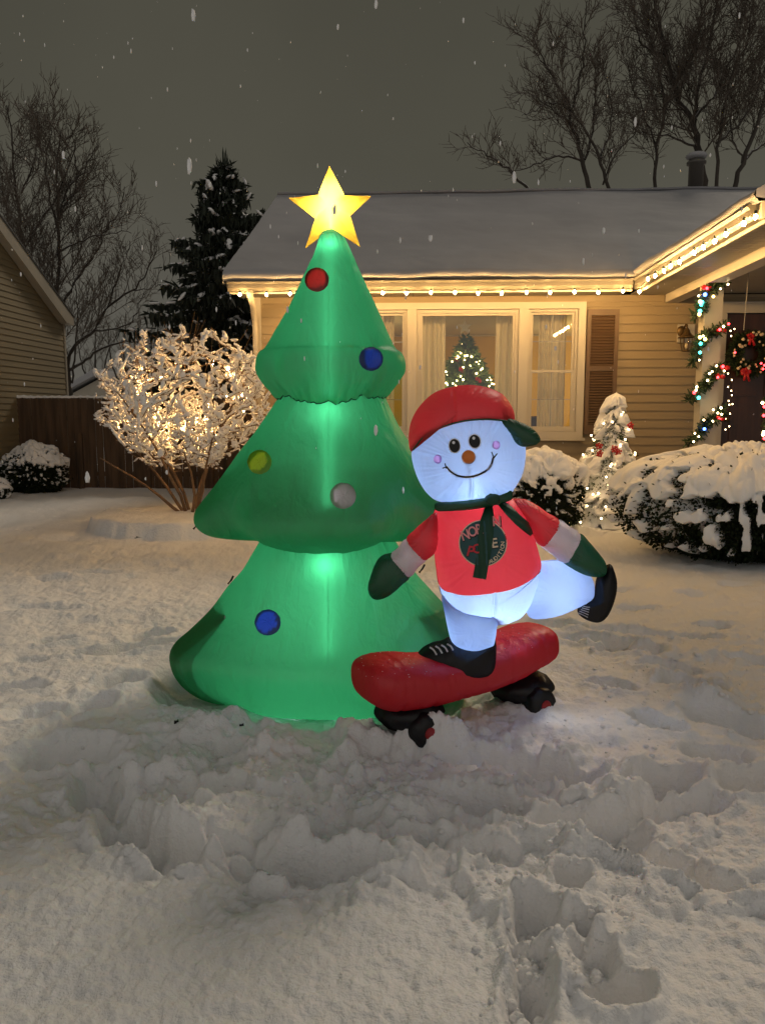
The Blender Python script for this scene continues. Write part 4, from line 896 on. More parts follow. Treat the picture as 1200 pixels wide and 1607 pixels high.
mb = MB(); mb.lathe(lc, [(.045, .005), (.060, .05), (.073, .12), (.075, .17)], 20); mb.build('glass', M['glass'], ln)
mb = MB(); mb.ball(lc+np.array((0, 0, .07)), .022, 10, 8, (1, 1, 1.8)); mb.build('lamp_bulb', M['berry'], ln)

# ------------------------------------------------------------------ garland on the post, door wreath, hanging lights
def tufts(path, rad, nn, size, rr=R):
    V = []; Fc = []; m_ = len(path)
    for _ in range(nn):
        k = rr.randrange(m_-1); p = path[k]+(path[k+1]-path[k])*rr.random(); d = np.array([rr.gauss(0, 1) for _ in range(3)]); d /= np.linalg.norm(d)
        p = p+d*rad*rr.random()**.5*.6; w = np.cross(d, [rr.gauss(0, 1) for _ in range(3)]); w /= np.linalg.norm(w)+1e-6; i = len(V); L_ = size*rr.uniform(.5, 1.2)
        V += [p-w*size*.2, p+w*size*.2, p+d*L_+w*size*.08, p+d*L_-w*size*.08]; Fc.append((i, i+1, i+2, i+3))
    return V, Fc
ga = empty('post_garland', (3.65, 9.6, .6), 'green garland with coloured lights and red bows spiralling up the white porch post', 'garland')
segs = [[(1140, 437), (1120, 452), (1106, 462), (1101, 478), (1098, 495)], [(1142, 508), (1125, 520), (1112, 522), (1100, 532), (1095, 550), (1096, 568)],
        [(1135, 575), (1120, 585), (1108, 600), (1094, 613), (1091, 628)], [(1137, 637), (1128, 655), (1108, 662), (1102, 675), (1090, 695)]]
cols = [[(1109,452,'red'),(1106,462,'blue'),(1100,478,'teal'),(1101,474,'teal'),(1098,488,'teal'),(1097,493,'yellow'),(1119,465,'yellow'),(1130,453,'w'),(1142,446,'w'),(1098,473,'yellow'),(1096,464,'w')],
        [(1129,517,'red'),(1135,512,'w'),(1143,508,'red'),(1103,527,'w'),(1098,529,'yellow'),(1099,539,'teal'),(1098,553,'teal'),(1097,565,'w'),(1106,532,'yellow')],
        [(1134,575,'red'),(1124,574,'w'),(1126,592,'red'),(1113,586,'w'),(1117,583,'w'),(1093,607,'w'),(1089,616,'red'),(1096,624,'teal'),(1136,582,'w'),(1110,597,'w'),(1092,612,'w')],
        [(1129,657,'red'),(1119,643,'w'),(1126,648,'w'),(1131,640,'w'),(1104,659,'w'),(1105,673,'blue'),(1118,661,'w'),(1090,680,'w'),(1096,685,'w'),(1088,693,'w'),(1132,650,'w')]]
BM = {'red': 'bulb_red', 'blue': 'bulb_blue', 'teal': 'bulb_teal', 'yellow': 'bulb_yellow', 'w': 'bulb_small'}
for sg, cl in zip(segs, cols):
    path = curve(np.array([P(x, y, 9.44-.00*i) for i, (x, y) in enumerate(sg)]), 14, False)
    path[-3:, 1] += np.linspace(.05, .25, 3); path[:2, 1] += np.array((.12, .04))
    V, Fc = tufts(path, .05, 420, .075); mesh('greenery', V, Fc, M['garland'], ga, smooth=False)
    for (x, y, c) in cl:
        mb = MB(); mb.ball(P(x, y, 9.375+R.uniform(-.02, .02)), (.017 if c == 'red' else .013 if c == 'w' else .020)*R.uniform(.8, 1.15), 8, 6); mb.build('bulb', M[BM[c]], ga)
for (x, y) in ((1109, 452), (1131, 519), (1129, 591), (1130, 657), (1137, 577)):
    p = P(x, y, 9.42); mb = MB(); mb.ball(p+np.array((-.03, 0, .01)), .035, 8, 6, (1, .5, .8), noise=.3); mb.ball(p+np.array((.03, 0, 0)), .035, 8, 6, (1, .5, .8), noise=.3); mb.build('bow', M['bow'], ga)
wc = P(1178, 555, 10.9); wrh = empty('door_wreath', tuple(wc), 'round wreath with cream berries and red bows hanging on the brown front door', 'wreath')
ring = np.array([wc+np.array((.215*cos(a), 0, .215*sin(a))) for a in np.linspace(0, 2*pi, 40)])
V, Fc = tufts(ring, .10, 3000, .08); mesh('greenery', V, Fc, M['garland'], wrh, smooth=False)
for k in range(34):
    a = R.uniform(0, 2*pi); r = .215+R.uniform(-.06, .07); mb = MB(); mb.ball(wc+np.array((r*cos(a), -.10, r*sin(a))), R.uniform(.014, .024), 8, 6); mb.build('berry', M['berry'], wrh)
for (x, y, s_) in ((1170, 583, .8), (1178, 527, .6)):
    p = P(x, y, 10.8); mb = MB()
    for k in range(5): a = k*1.3; mb.ball(p+np.array((.05*cos(a)*s_, 0, .04*sin(a)*s_)), .045*s_, 10, 7, (1, .5, .8), noise=.35)
    mb.tube([p, p+np.array((-.02, -.01, -.12))], .018, 6); mb.tube([p, p+np.array((.05, -.01, -.13))], .018, 6); mb.build('bow', M['bow'], wrh)
for (x, y) in ((1199, 573), (1153, 553), (1194, 570), (1197, 579)): mb = MB(); mb.ball(P(x, y, 10.72), .014, 8, 6); mb.build('bulb', M['bulb_red'], wrh)
ic = empty('hanging_light_strand', tuple(P(1146, 510, 9.9)), 'thin strand of tiny warm lights hanging between the porch post and the brown door', 'string lights')
hp = [(1152,516),(1146,519),(1147,527),(1142,586),(1148,596),(1142,607),(1147,613),(1148,620),(1143,629),(1149,634),(1144,635),(1145,649),(1138,657),(1144,669),(1138,674)]
mb = MB(); mb.tube([P(x+.5, y-1.5, 9.92) for x, y in hp], .0015, 4); mb.build('wire', M['wire'], ic)
for x, y in hp: mb = MB(); mb.ball(P(x, y, 9.9), .008, 7, 5, (1, .7, 1.1)); mb.build('bulb', M['bulb_small'], ic)
p = P(1175, 420, 9.3); mb = MB(); mb.tube([(p[0], 9.3, 3.16), (p[0]-.02, 9.3, hz(520, 9.3))], .004, 5); mb.build('pull_cord', M['trim'], label='thin pale cord hanging from the porch ceiling in front of the door', cat='cord')
g2 = empty('porch_garland', tuple(P(1202, 690, 9.4)), 'garland with red and warm lights at the right edge of the porch, below the wreath', 'garland')
path = np.array([P(1206, y, 9.4) for y in (620, 650, 690, 730)]); V, Fc = tufts(path, .06, 500, .07); mesh('greenery', V, Fc, M['garland'], g2, smooth=False)
for x, y, c in ((1196,632,'w'),(1199,638,'red'),(1198,652,'red'),(1197,682,'w'),(1199,688,'red'),(1198,678,'w')): mb = MB(); mb.ball(P(x, y, 9.33), .018, 8, 6); mb.build('bulb', M[BM[c]], g2)

# ------------------------------------------------------------------ snow laden bushes
def bush(name, c, rad, h, label, cat, seed, group=None, pw=2.6, nleaf=9000, cover=0., th=.08, size=.035, lit=False, res=(300, 160), droop=.5, topz=.62):
    """a shrub: dense leaves, over them a lumpy snow cap with holes; c = base centre"""
    r_ = random.Random(seed); rn = np.random.RandomState(seed)
    root = empty(name, c, label, cat, group); rx, ry = rad; cz = h*.5
    def Rad(D):     # superellipsoid radius along unit directions, uneven
        q = (np.abs(D[..., 0]/rx)**pw+np.abs(D[..., 1]/ry)**pw+np.abs(D[..., 2]/cz)**pw)**(-1/pw)
        return q*(1+.07*n3(D[..., 0]*2.3+seed, D[..., 1]*2.3, D[..., 2]*2.3)+.05*n3(D[..., 0]*6+seed, D[..., 1]*6, D[..., 2]*6))
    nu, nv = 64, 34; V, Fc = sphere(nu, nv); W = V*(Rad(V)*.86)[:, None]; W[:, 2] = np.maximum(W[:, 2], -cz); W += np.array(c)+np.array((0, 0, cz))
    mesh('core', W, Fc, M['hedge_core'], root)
    D = rn.normal(size=(nleaf, 3)); D /= np.linalg.norm(D, axis=1)[:, None]; D[:, 1] = np.where(rn.rand(nleaf) < .6, -np.abs(D[:, 1]), D[:, 1])
    p = D*(Rad(D)*(np.where(rn.rand(nleaf) < .010, rn.uniform(.97, 1.07, nleaf), rn.uniform(.84, .965, nleaf))))[:, None]; p[:, 2] = np.maximum(p[:, 2], -cz+.02); p += np.array(c)+np.array((0, 0, cz))
    d = D+rn.normal(size=D.shape)*.7; d /= np.linalg.norm(d, axis=1)[:, None]; w = np.cross(d, rn.normal(size=D.shape)); w /= np.linalg.norm(w, axis=1)[:, None]
    L_ = size*rn.uniform(.6, 1.5, nleaf)[:, None]; ww = w*L_*.33
    LV = np.stack([p-ww*.5, p+d*L_*.5-ww, p+d*L_, p+d*L_*.5+ww], 1).reshape(-1, 3); LF = np.arange(nleaf*4).reshape(-1, 4)
    mesh('foliage', LV, LF, M['leaf_lit' if lit else 'leaf'], root, smooth=False)
    nu, nv = res; V, Fc = sphere(nu, nv); up = V[:, 2]
    X, Y_, Z_ = V[:, 0]*rx, V[:, 1]*ry, V[:, 2]*cz
    fs = 1.75/max(rx, .9); X, Y_, Z_ = X*fs, Y_*fs, Z_*fs
    lump = fbm3(X*3.2+seed, Y_*3.2, Z_*3.2, 3); drip = n3(X*7+seed*2, Y_*7, Z_*2.6); hole = n3(X*5.5+9, Y_*5.5+seed, Z_*5.5)
    zn = Rad(V)*V[:, 2]/cz; big = sstep(-.005, .012, (zn-.40)*.8+cover+.30*drip*.6+.22*lump*.7)*1.0
    small = sstep(.34, .37, n3(X*13+seed*3, Y_*13, Z_*15)+.30*up+.06)*sstep(-.85, -.3, up)*.85
    thick = th*(.15+1.75*np.sqrt(np.abs(n3(X*4.6+seed, Y_*4.6, Z_*4.6)))*.8+.5*np.sqrt(np.abs(n3(X*10, Y_*10+4, Z_*7)))+.35*lump)
    holes_ = sstep(.30, .34, hole+.2*drip)*sstep(.97, .6, up)
    mask = np.maximum(big*(1-holes_), small)
    off = mask*np.maximum(thick, .02)*(.55+.65*np.clip(up, 0, 1))-(1-mask)*.15
    q = Rad(V)*.985+off; W = V*q[:, None]; W[:, 2] -= droop*.03*mask*(1-np.abs(up)); W[:, 2] = np.maximum(W[:, 2], -cz+.01); W += np.array(c)+np.array((0, 0, cz))
    mesh('snow', W, Fc, M['snow_soft'], root)
    return root
def gb(px, py): p = G(px, py, .05); return p
bush('evergreen_hedge', (3.50, 8.0, 0.0), (1.50, .92), 1.13, 'large dark rounded evergreen hedge under thick snow in front of the porch', 'hedge', 3, nleaf=56000, th=.062, cover=-.02, size=.036, res=(640, 320), pw=2.35, topz=.62)
p = P(862, 800, 9.7); bush('evergreen_shrub', (p[0]-.05, 9.75, .06), (.47, .42), .92, 'snow covered evergreen shrub under the window right of the snowman', 'shrub', 8, nleaf=9000, th=.065, cover=.02, size=.030, res=(300, 160), pw=2.8, topz=.45)
p = G(45, 778, .0); bush('evergreen_shrub', (p[0], p[1]+.3, -.03), (.62, .5), .92, 'dim snow covered shrub beside the neighbouring house at the left edge', 'shrub', 15, nleaf=9000, th=.055, cover=.0, size=.05, res=(240, 120), pw=2.2, topz=.45)
p = G(-12, 788, .0); bush('evergreen_shrub', (p[0]-.05, p[1]+.05, -.03), (.32, .3), .40, 'small snow covered shrub cut off by the left edge, in front of the dim shrub', 'shrub', 19, nleaf=2500, th=.05, cover=.0, size=.04, res=(140, 80), pw=2.2, topz=.45)

# small lit conifer by the shutter
YC = 10.0; tp = P(967, 616, YC); bs = P(950, 812, YC)
ct = empty('lit_conifer', (tp[0]-.03, YC, .1), 'small snow covered conifer wrapped in warm lights with red bows, by the shutter', 'small tree')
H_ = tp[2]-.12; cx_ = tp[0]
V, Fc = cone_tree((cx_, YC), .13, tp[2]-.06, .56, 11000, None, None, .040); V = np.array(V); V[:, 0] -= (tp[2]-V[:, 2])*.085
mesh('foliage', V, Fc, M['leaf_lit'], ct, smooth=False)
nz, na = 170, 150; zz = np.linspace(0, 1, nz); aa = np.linspace(0, 2*pi, na, endpoint=False); Zg, Ag = np.meshgrid(zz, aa, indexing='ij')
lay = (Zg*3.6+.18*np.sin(Ag*2+1)+.22*n2(Ag*1.6, Zg*2)) % 1.0
rb = .56*(1-Zg)**.85*(.80+.22*(1-lay))+.025; l2 = n2(np.cos(Ag)*2.4+5, np.sin(Ag)*2.4+Zg*9); l3 = n2(np.cos(Ag)*6, np.sin(Ag)*6+Zg*22)
l4 = n2(np.cos(Ag)*3.3+1, np.sin(Ag)*3.3+Zg*14); mk = sstep(.66, .74, lay+.42*l2+.40*l3+.45*l4+sstep(.80, .92, Zg)*.6); r_g = rb+mk*(.045+.035*l2+.022*l3+.02*l4)-(1-mk)*.13
r_g = np.maximum(r_g, .002)*sstep(1.0, .955, Zg)**.5
W = np.stack([cx_+r_g*np.cos(Ag)-(1-Zg)*H_*.085, YC+r_g*np.sin(Ag), .13+Zg*(H_+.01)-mk*.02], -1)
mesh('snow', W.reshape(-1, 3), gridfaces(nz, na, True), M['snow_soft'], ct)
for k in range(60):
    t_ = 1-sqrt(R.uniform(.015, .98)); a = R.uniform(pi*.98, 2.02*pi); r = .56*(1-t_)**.85+.03; z = .13+H_*t_
    mb = MB(); mb.ball((cx_+r*cos(a)-(1-t_)*H_*.085, YC+r*sin(a), z), .0125, 7, 5); mb.build('bulb', M['bulb_small'], ct)
for (x, y) in ((940, 700), (941, 712), (963, 704), (969, 709), (989, 668)):
    p = P(x, y, YC-.50 if y > 680 else YC-.36); mb = MB()
    for k in range(11): a = k*2.4+x; rb_ = .012*sqrt(k); mb.ball(p+np.array((rb_*cos(a), R.uniform(-.012, .012), rb_*sin(a))), .013, 8, 6, noise=.2)
    mb.build('bow', M['bow'], ct)
# snow covered edging boards / basket under the conifer
c_ = G(941, 806, .13); mb = MB()
pl = empty('garden_planter', (c_[0], c_[1]+.1, .1), 'small snow filled planter with dark slats at the foot of the lit conifer', 'planter')
for (a, b, l_) in ((-.16, -.10, -.35), (-.05, -.02, .06), (.06, .07, .0), (.15, .13, .22)): mb.tube([c_+np.array((a, -.02, .22)), c_+np.array((b, -.03, -.06))], .011, 6)
mb.build('slats', M['furn'], pl); mb = MB(); mb.ball(c_+np.array((-.085, .08, .1)), 1, 20, 14, (.085, .10, .16), noise=.15, fr=2); mb.ball(c_+np.array((.065, .07, .11)), 1, 24, 16, (.105, .10, .17), noise=.12, fr=2); mb.build('snow', M['snow_soft'], pl)

# ------------------------------------------------------------------ branching plants
def tubes(items, n=4):
    """many tapered tubes at once -> vertices, faces"""
    by = {}
    for (p, r0, r1) in items: by.setdefault(len(p), []).append((p, r0, r1))
    VV = []; FF = []; off = 0
    for m, L in by.items():
        A = np.array([l[0] for l in L]); k = len(A); r = np.array([l[1] for l in L])[:, None]*(1-np.linspace(0, 1, m))+np.array([l[2] for l in L])[:, None]*np.linspace(0, 1, m)
        d = A[:, -1]-A[:, 0]; d /= np.linalg.norm(d, axis=1)[:, None]+1e-9; ref = np.where(np.abs(d[:, 2:3]) > .9, np.array([[1., 0, 0]]), np.array([[0, 0, 1.]]))
        a = np.cross(d, ref); a /= np.linalg.norm(a, axis=1)[:, None]+1e-9; b = np.cross(d, a); th = 2*pi*np.arange(n)/n
        ring = a[:, None, :]*np.cos(th)[None, :, None]+b[:, None, :]*np.sin(th)[None, :, None]
        V = A[:, :, None, :]+r[:, :, None, None]*ring[:, None]; VV.append(V.reshape(-1, 3)); f = gridfaces(m, n, True)
        FF.append((f[None]+(np.arange(k)*m*n)[:, None, None]).reshape(-1, 4)+off); off += k*m*n
    return np.concatenate(VV), np.concatenate(FF)
def grow(acc, pts, r0, r1, lvl, rr, dens, up=.35, ang=(30, 60), lf=(.28, .5), minlen=.12, t0=.2, wob=.06, minr=.006):
    pts = np.array(pts, float); acc.append((pts, r0, r1, lvl))
    if lvl <= 0: return
    seg = np.linalg.norm(np.diff(pts, axis=0), axis=1); L_ = seg.sum(); cum = np.r_[0, np.cumsum(seg)]
    k = max(1, int(L_*dens[lvl-1]+rr.random()))
    for j in range(k):
        t_ = t0+(1-t0)*(j+rr.random())/k; s = min(t_, .995)*L_; i = min(int(np.searchsorted(cum, s))-1, len(pts)-2); i = max(i, 0)
        f = (s-cum[i])/seg[i]; p = pts[i]*(1-f)+pts[i+1]*f; d = (pts[i+1]-pts[i])/seg[i]
        a = radians(rr.uniform(*ang)); g3 = (rr.gauss(0, 1), rr.gauss(0, 1), rr.gauss(0, 1))
        w = np.array((d[1]*g3[2]-d[2]*g3[1], d[2]*g3[0]-d[0]*g3[2], d[0]*g3[1]-d[1]*g3[0])); w /= sqrt(w@w)+1e-9
        nd = d*cos(a)+w*sin(a); nd[2] += up*rr.uniform(.4, 1.3); nd /= sqrt(nd@nd); ln_ = L_*rr.uniform(*lf)*(1.1-.55*t_)
        if ln_ < minlen: ln_ = minlen*rr.uniform(.7, 1.3)
        rs = (r0+(r1-r0)*t_)*rr.uniform(.5, .7); m_ = 6 if lvl > 1 else 4; q = [p]; dd = nd
        for _ in range(m_-1):
            dd = dd+np.array((rr.gauss(0, wob*2), rr.gauss(0, wob*2), rr.gauss(0, wob)+up*.10)); dd = dd/sqrt(dd@dd); q.append(q[-1]+dd*ln_/(m_-1))
        grow(acc, q, max(rs, minr*1.3), max(rs*.35, minr*.7), lvl-1, rr, dens, up, ang, lf, minlen, .12, wob, minr)
def bare_tree(label, Y, limbs, seed, dens=(5, 2.6, 1.5), base=None, lvl=3, up=.35, group='bare trees beyond the houses', depth=.9, m=None, rk=.52):
    rr = random.Random(seed); pts0 = [P(x, y, Y) for x, y in limbs[0][0]]; b = base or (pts0[0][0], Y, 0)
    root = empty('bare_tree', b, label, 'tree', group); tr = MB(); cr_ = []
    for k, (pl_, r0, r1) in enumerate(limbs):
        w = [P(x, y, Y) for x, y in pl_]; dy = rr.uniform(-depth, depth) if k else 0; r0 *= rk; r1 *= rk
        w = curve(np.array([q+np.array((0, dy*i/len(w), 0)) for i, q in enumerate(w)]), len(w)*4, False)
        w += np.array([[rr.gauss(0, .022) for _ in range(3)] for _ in w]); 
        tr.tube(w, list(np.linspace(r0, r1, len(w))), 7, False)
        grow(cr_, w, r0*.5, r1, lvl, rr, dens, up, (28, 62), lf=(.24, .44), minlen=.30, minr=.0068)
    tr.build('trunk', m or M['bark'], root); V, Fc = tubes([c[:3] for c in cr_ if c[3] < lvl], 3); mesh('crown', V, Fc, M['twig'], root, smooth=False)
    print(label[:30], len(cr_)); return root
bare_tree('large bare deciduous tree rising behind the neighbouring house', 21.5, [
 ([(84,668),(85,520),(92,420),(93,340),(90,270),(95,205)], .17, .03), ([(85,560),(62,470),(45,400),(32,300),(30,220),(25,175)], .12, .03),
 ([(92,350),(108,300),(135,275),(160,235)], .07, .02), ([(88,500),(120,435),(150,395),(168,355),(185,330),(193,292)], .10, .02),
 ([(60,470),(25,400),(8,330),(0,270)], .08, .02), ([(45,380),(75,325),(90,300),(118,212)], .07, .02), ([(92,370),(78,310),(70,250),(77,195)], .07, .02),
 ([(32,300),(50,250),(55,185)], .05, .02), ([(88,400),(130,375),(170,365),(205,362)], .06, .02), ([(90,330),(118,300),(120,250),(117,205)], .05, .02)], 3, dens=(8.5, 6, 3.8))
bare_tree('bare tree with a thick leaning limb between the neighbouring house and the spruce', 24, [
 ([(112,668),(107,585),(115,547),(146,519),(170,480),(208,455),(232,425),(243,395)], .16, .03), ([(109,581),(135,563),(153,548),(190,537),(240,535)], .10, .03),
 ([(170,480),(178,440),(190,400),(196,370)], .07, .02), ([(146,519),(190,515),(215,500),(232,460)], .06, .02), ([(112,600),(125,520),(130,470),(128,430)], .07, .02), ([(208,455),(235,450),(247,420)],.04,.015)], 4, dens=(7.5, 5, 3.4), group=None)
for i, (px, yy, h) in enumerate(((150, 36, 505), (196, 34, 490), (238, 37, 500), (262, 33, 520))):
    bare_tree(['faint bare tree far off just right of the neighbouring house eave', 'faint bare tree far off above the far snowy roof', 'faint bare tree far off left of the spruce trunk', 'faint bare tree far off partly behind the spruce'][i], yy,
     [([(px, 668), (px+3, 600), (px-2, 550), (px+2, h)], .16, .03), ([(px, 620), (px-20, 570), (px-24, h+20)], .10, .03), ([(px, 610), (px+18, 565), (px+26, h+15)], .10, .03)], 30+i, dens=(4.5, 3.0, 2.2), lvl=3, group='faint bare trees far behind the fence')
bare_tree('tall bare tree with a long low branch behind the left half of the roof', 20, [
 ([(934,330),(915,255),(900,210),(892,165),(870,125),(845,85),(833,48)], .13, .02), ([(966,330),(935,240),(905,192),(880,160)], .10, .03), ([(895,175),(910,120),(913,70),(912,20)], .07, .02),
 ([(840,310),(800,270),(770,250),(733,228)], .08, .02), ([(916,250),(875,242),(835,255),(805,262)], .06, .02), ([(905,200),(865,175),(838,160),(815,150)], .05, .015),
 ([(918,250),(935,180),(940,120),(935,65)], .06, .02), ([(893,170),(860,165),(830,185),(812,195)], .05, .015), ([(940,250),(960,200),(965,140),(955,95)], .05, .02), ([(870,125),(850,110),(830,95)], .04, .015),([(945,290),(960,250),(990,215),(1000,190)],.05,.02)], 5, dens=(9.5, 6.5, 4.2))
bare_tree('tallest bare tree rising past the top edge behind the flue', 21, [
 ([(1108,330),(1100,250),(1086,190),(1062,150),(1046,85),(1030,20),(1020,-60)], .17, .05), ([(1100,250),(1093,190),(1106,110),(1130,25),(1150,-60)], .12, .04), ([(1026,330),(1030,235),(1038,185),(1028,120),(1012,70),(990,60)], .10, .02),
 ([(1100,240),(1065,215),(1020,205),(1000,195)], .07, .02), ([(1086,190),(1120,150),(1140,110),(1165,60),(1190,0)], .08, .02), ([(1046,85),(1010,60),(1003,10),(1005,-50)], .06, .02), ([(1038,180),(1060,130),(1085,80),(1090,10),(1085,-50)], .07, .02), ([(1030,230),(1005,170),(985,130),(978,100)],.05,.015), ([(1062,150),(1040,130),(1015,120)],.04,.015)], 6, dens=(9.5, 6.5, 4.2))
bare_tree('leaning bare tree at the right edge behind the porch roof', 20.5, [
 ([(1140,330),(1165,255),(1185,200),(1205,140),(1225,60),(1235,-30)], .13, .03), ([(1120,330),(1125,220),(1140,130),(1168,60),(1172,-40)], .10, .02), ([(1170,250),(1200,225),(1240,200)], .07, .02), ([(1125,225),(1160,190),(1185,130),(1195,60)], .06, .02),([(1165,255),(1150,200),(1155,150),(1160,100)],.05,.02)], 7, dens=(9.5, 6.5, 4.2))

# ------------------------------------------------------------------ snow laden spruce
YP = 18.5; rr = random.Random(12); tpz = P(352, 250, YP)[2]; sx_ = P(353, 290, YP)[0]-.05
spr = empty('spruce_tree', (sx_, YP, 0), 'tall dark spruce with drooping snowy boughs left of the house roof', 'tree')
tr = MB(); tr.tube([(sx_, YP, 0), (sx_+.03, YP, tpz*.6), (sx_+.05, YP, tpz-.2)], [.2, .1, .02], 8); tr.build('trunk', M['bark'], spr)
V = []; Fc = []; sn = MB()
def blade(p, d, L_, w, nseg=2):
    d = d/np.linalg.norm(d); s_ = np.cross(d, [rr.gauss(0, 1) for _ in range(3)]); s_ /= np.linalg.norm(s_)+1e-9; i = len(V)
    V.extend([p-s_*w*.5, p+s_*w*.5, p+d*L_*.6+s_*w*.45, p+d*L_, p+d*L_*.6-s_*w*.45]); Fc.append((i, i+1, i+2, i+3, i+4))
lvls = 23
for k in range(lvls):
    f = k/(lvls-1); z = tpz*(.13+.83*f); r = (2.35*(1-f)**.66+.2); nb = 9 if f < .8 else 7
    for b in range(nb):
        a = 2*pi*b/nb+k*.7+rr.uniform(-.25, .25); L_ = r*rr.uniform(.45, 1.1)*(1.0 if rr.random() < .8 else 1.25); q = []
        for s in np.linspace(0, 1, 9):
            zz_ = z+L_*(-.10*s-.16*s*s+.20*max(0, s-.75)*2)+(.30*s*L_ if f > .8 else 0); q.append(np.array((sx_+cos(a)*L_*s, YP+sin(a)*L_*s, zz_)))
        for j in range(1, 9):
            dirv = q[j]-q[j-1]; wdt = .40*(1-j/12)*min(1, L_/1.2)+.10
            for _ in range(20):
                t_ = rr.random(); p_ = q[j-1]+dirv*t_+np.array((rr.gauss(0, wdt*.35), rr.gauss(0, wdt*.35), rr.gauss(0, .03)))
                hang = rr.random() < .75
                d_ = (np.array((rr.gauss(0, .25), rr.gauss(0, .25), -1.)) if hang else dirv/np.linalg.norm(dirv)+np.array((rr.gauss(0, .45), rr.gauss(0, .45), rr.gauss(.0, .25))))
                blade(p_, d_, rr.uniform(.12, .30), .05 if not hang else .06)
            if j > 1 and rr.random() < .8:
                p_ = (q[j]+q[j-1])/2+np.array((rr.gauss(0, .07), rr.gauss(0, .07), .035)); sn.ball(p_, 1, 9, 6, (rr.uniform(.09, .18)*min(1, .5+L_/2), rr.uniform(.035, .08), rr.uniform(.02, .045)), noise=.3, fr=2.5, rot=rot_to(dirv+np.array((0, 0, rr.uniform(-.25, .1)))))
        for t_ in range(5):
            d_ = q[-1]-q[-2]; d_ = d_/np.linalg.norm(d_); blade(q[-1], d_+np.array((rr.gauss(0, .3), rr.gauss(0, .3), rr.uniform(-.5, .3))), rr.uniform(.10, .2), .05)
for _ in range(60): blade(np.array((sx_+.05+rr.gauss(0, .08), YP+rr.gauss(0, .08), tpz-rr.uniform(.1, .5))), np.array((rr.gauss(0, .3), rr.gauss(0, .3), 1.)), rr.uniform(.2, .4), .045)
mesh('crown', V, Fc, M['needle'], spr, smooth=False); sn.build('snow', M['snow_soft'], spr)

# ------------------------------------------------------------------ the lit, snow covered shrub in its round bed
tb = G(300, 803, .2); sh = empty('lit_shrub', (tb[0], tb[1], .15), 'bare multi-stemmed shrub heaped with snow and lit from within by warm bulbs', 'shrub')
rr = random.Random(21); st_ = MB(); segs_ = []; tb[2] = .15
for k in range(9):
    a = 2*pi*k/9+rr.uniform(-.2, .2); sp_ = rr.uniform(.42, .72) if k % 3 else .2; p = tb+np.array((cos(a)*.07, sin(a)*.07, -.03)); d = np.array((cos(a)*sp_*1.15, sin(a)*sp_, 1.)); d /= np.linalg.norm(d); q = [p]
    Ls = rr.uniform(1.35, 1.75)*(1.25 if k % 3 == 0 else 1)
    for j in range(6):
        d = d+np.array((cos(a)*.06+rr.gauss(0, .11), sin(a)*.06+rr.gauss(0, .11), 0)); d /= np.linalg.norm(d); q.append(q[-1]+d*Ls/6)
    grow(segs_, q, .026, .008, 3, rr, (13, 9, 9), up=.22, ang=(30, 75), lf=(.30, .52), minlen=.10, t0=.34, minr=.0028)
EC = tb+np.array((-.04, 0, 1.58)); ER = np.array((1.24, 1.05, 1.0))
def inside(p, k=1.0): p = np.asarray(p); q = (p-EC)/ER; return np.maximum((q*q).sum(-1), (np.hypot(p[..., 0]-tb[0], p[..., 1]-tb[1])/(np.maximum(p[..., 2]-.25, .01)*1.05))**2) < k*(1+.25*n2(p[..., 0]*3+5, p[..., 2]*3+p[..., 1]*2))
segs_ = [s for s in segs_ if s[3] == 3 or bool(inside(np.array(s[0])).all())]
allp = np.concatenate([np.array(s[0]) for s in segs_ if s[3] >= 1])
n_add = 0
while n_add < 900:
    v = np.array([rr.uniform(-1, 1) for _ in range(3)]); q2 = (v*v).sum()
    if q2 > 1 or (q2 < .35 and rr.random() < .6): continue
    p = EC+v*ER; 
    if p[2] < .7 or not inside(p, .97): continue
    dd_ = allp-p; k_ = int(np.argmin((dd_**2).sum(1)+np.maximum(dd_[:, 2]+.05, 0)*2)); a_ = allp[k_]; L_ = np.linalg.norm(p-a_)
    if L_ < .06 or L_ > .75: n_add += .2; continue
    m1 = a_*.62+p*.38+np.array((rr.gauss(0, .02), rr.gauss(0, .02), -.02)); m2 = a_*.28+p*.72+np.array((rr.gauss(0, .02), rr.gauss(0, .02), 0))
    tw = np.array([a_, m1, m2, p]); segs_.append((tw, .006, .003, 1)); allp = np.concatenate([allp, tw[2:]]); n_add += 1
V, Fc = tubes([s[:3] for s in segs_], 5); mesh('branches', V, Fc, M['shrub_bark'], sh)
segs_ = [(s[3], s[0], s[1]) for s in segs_]
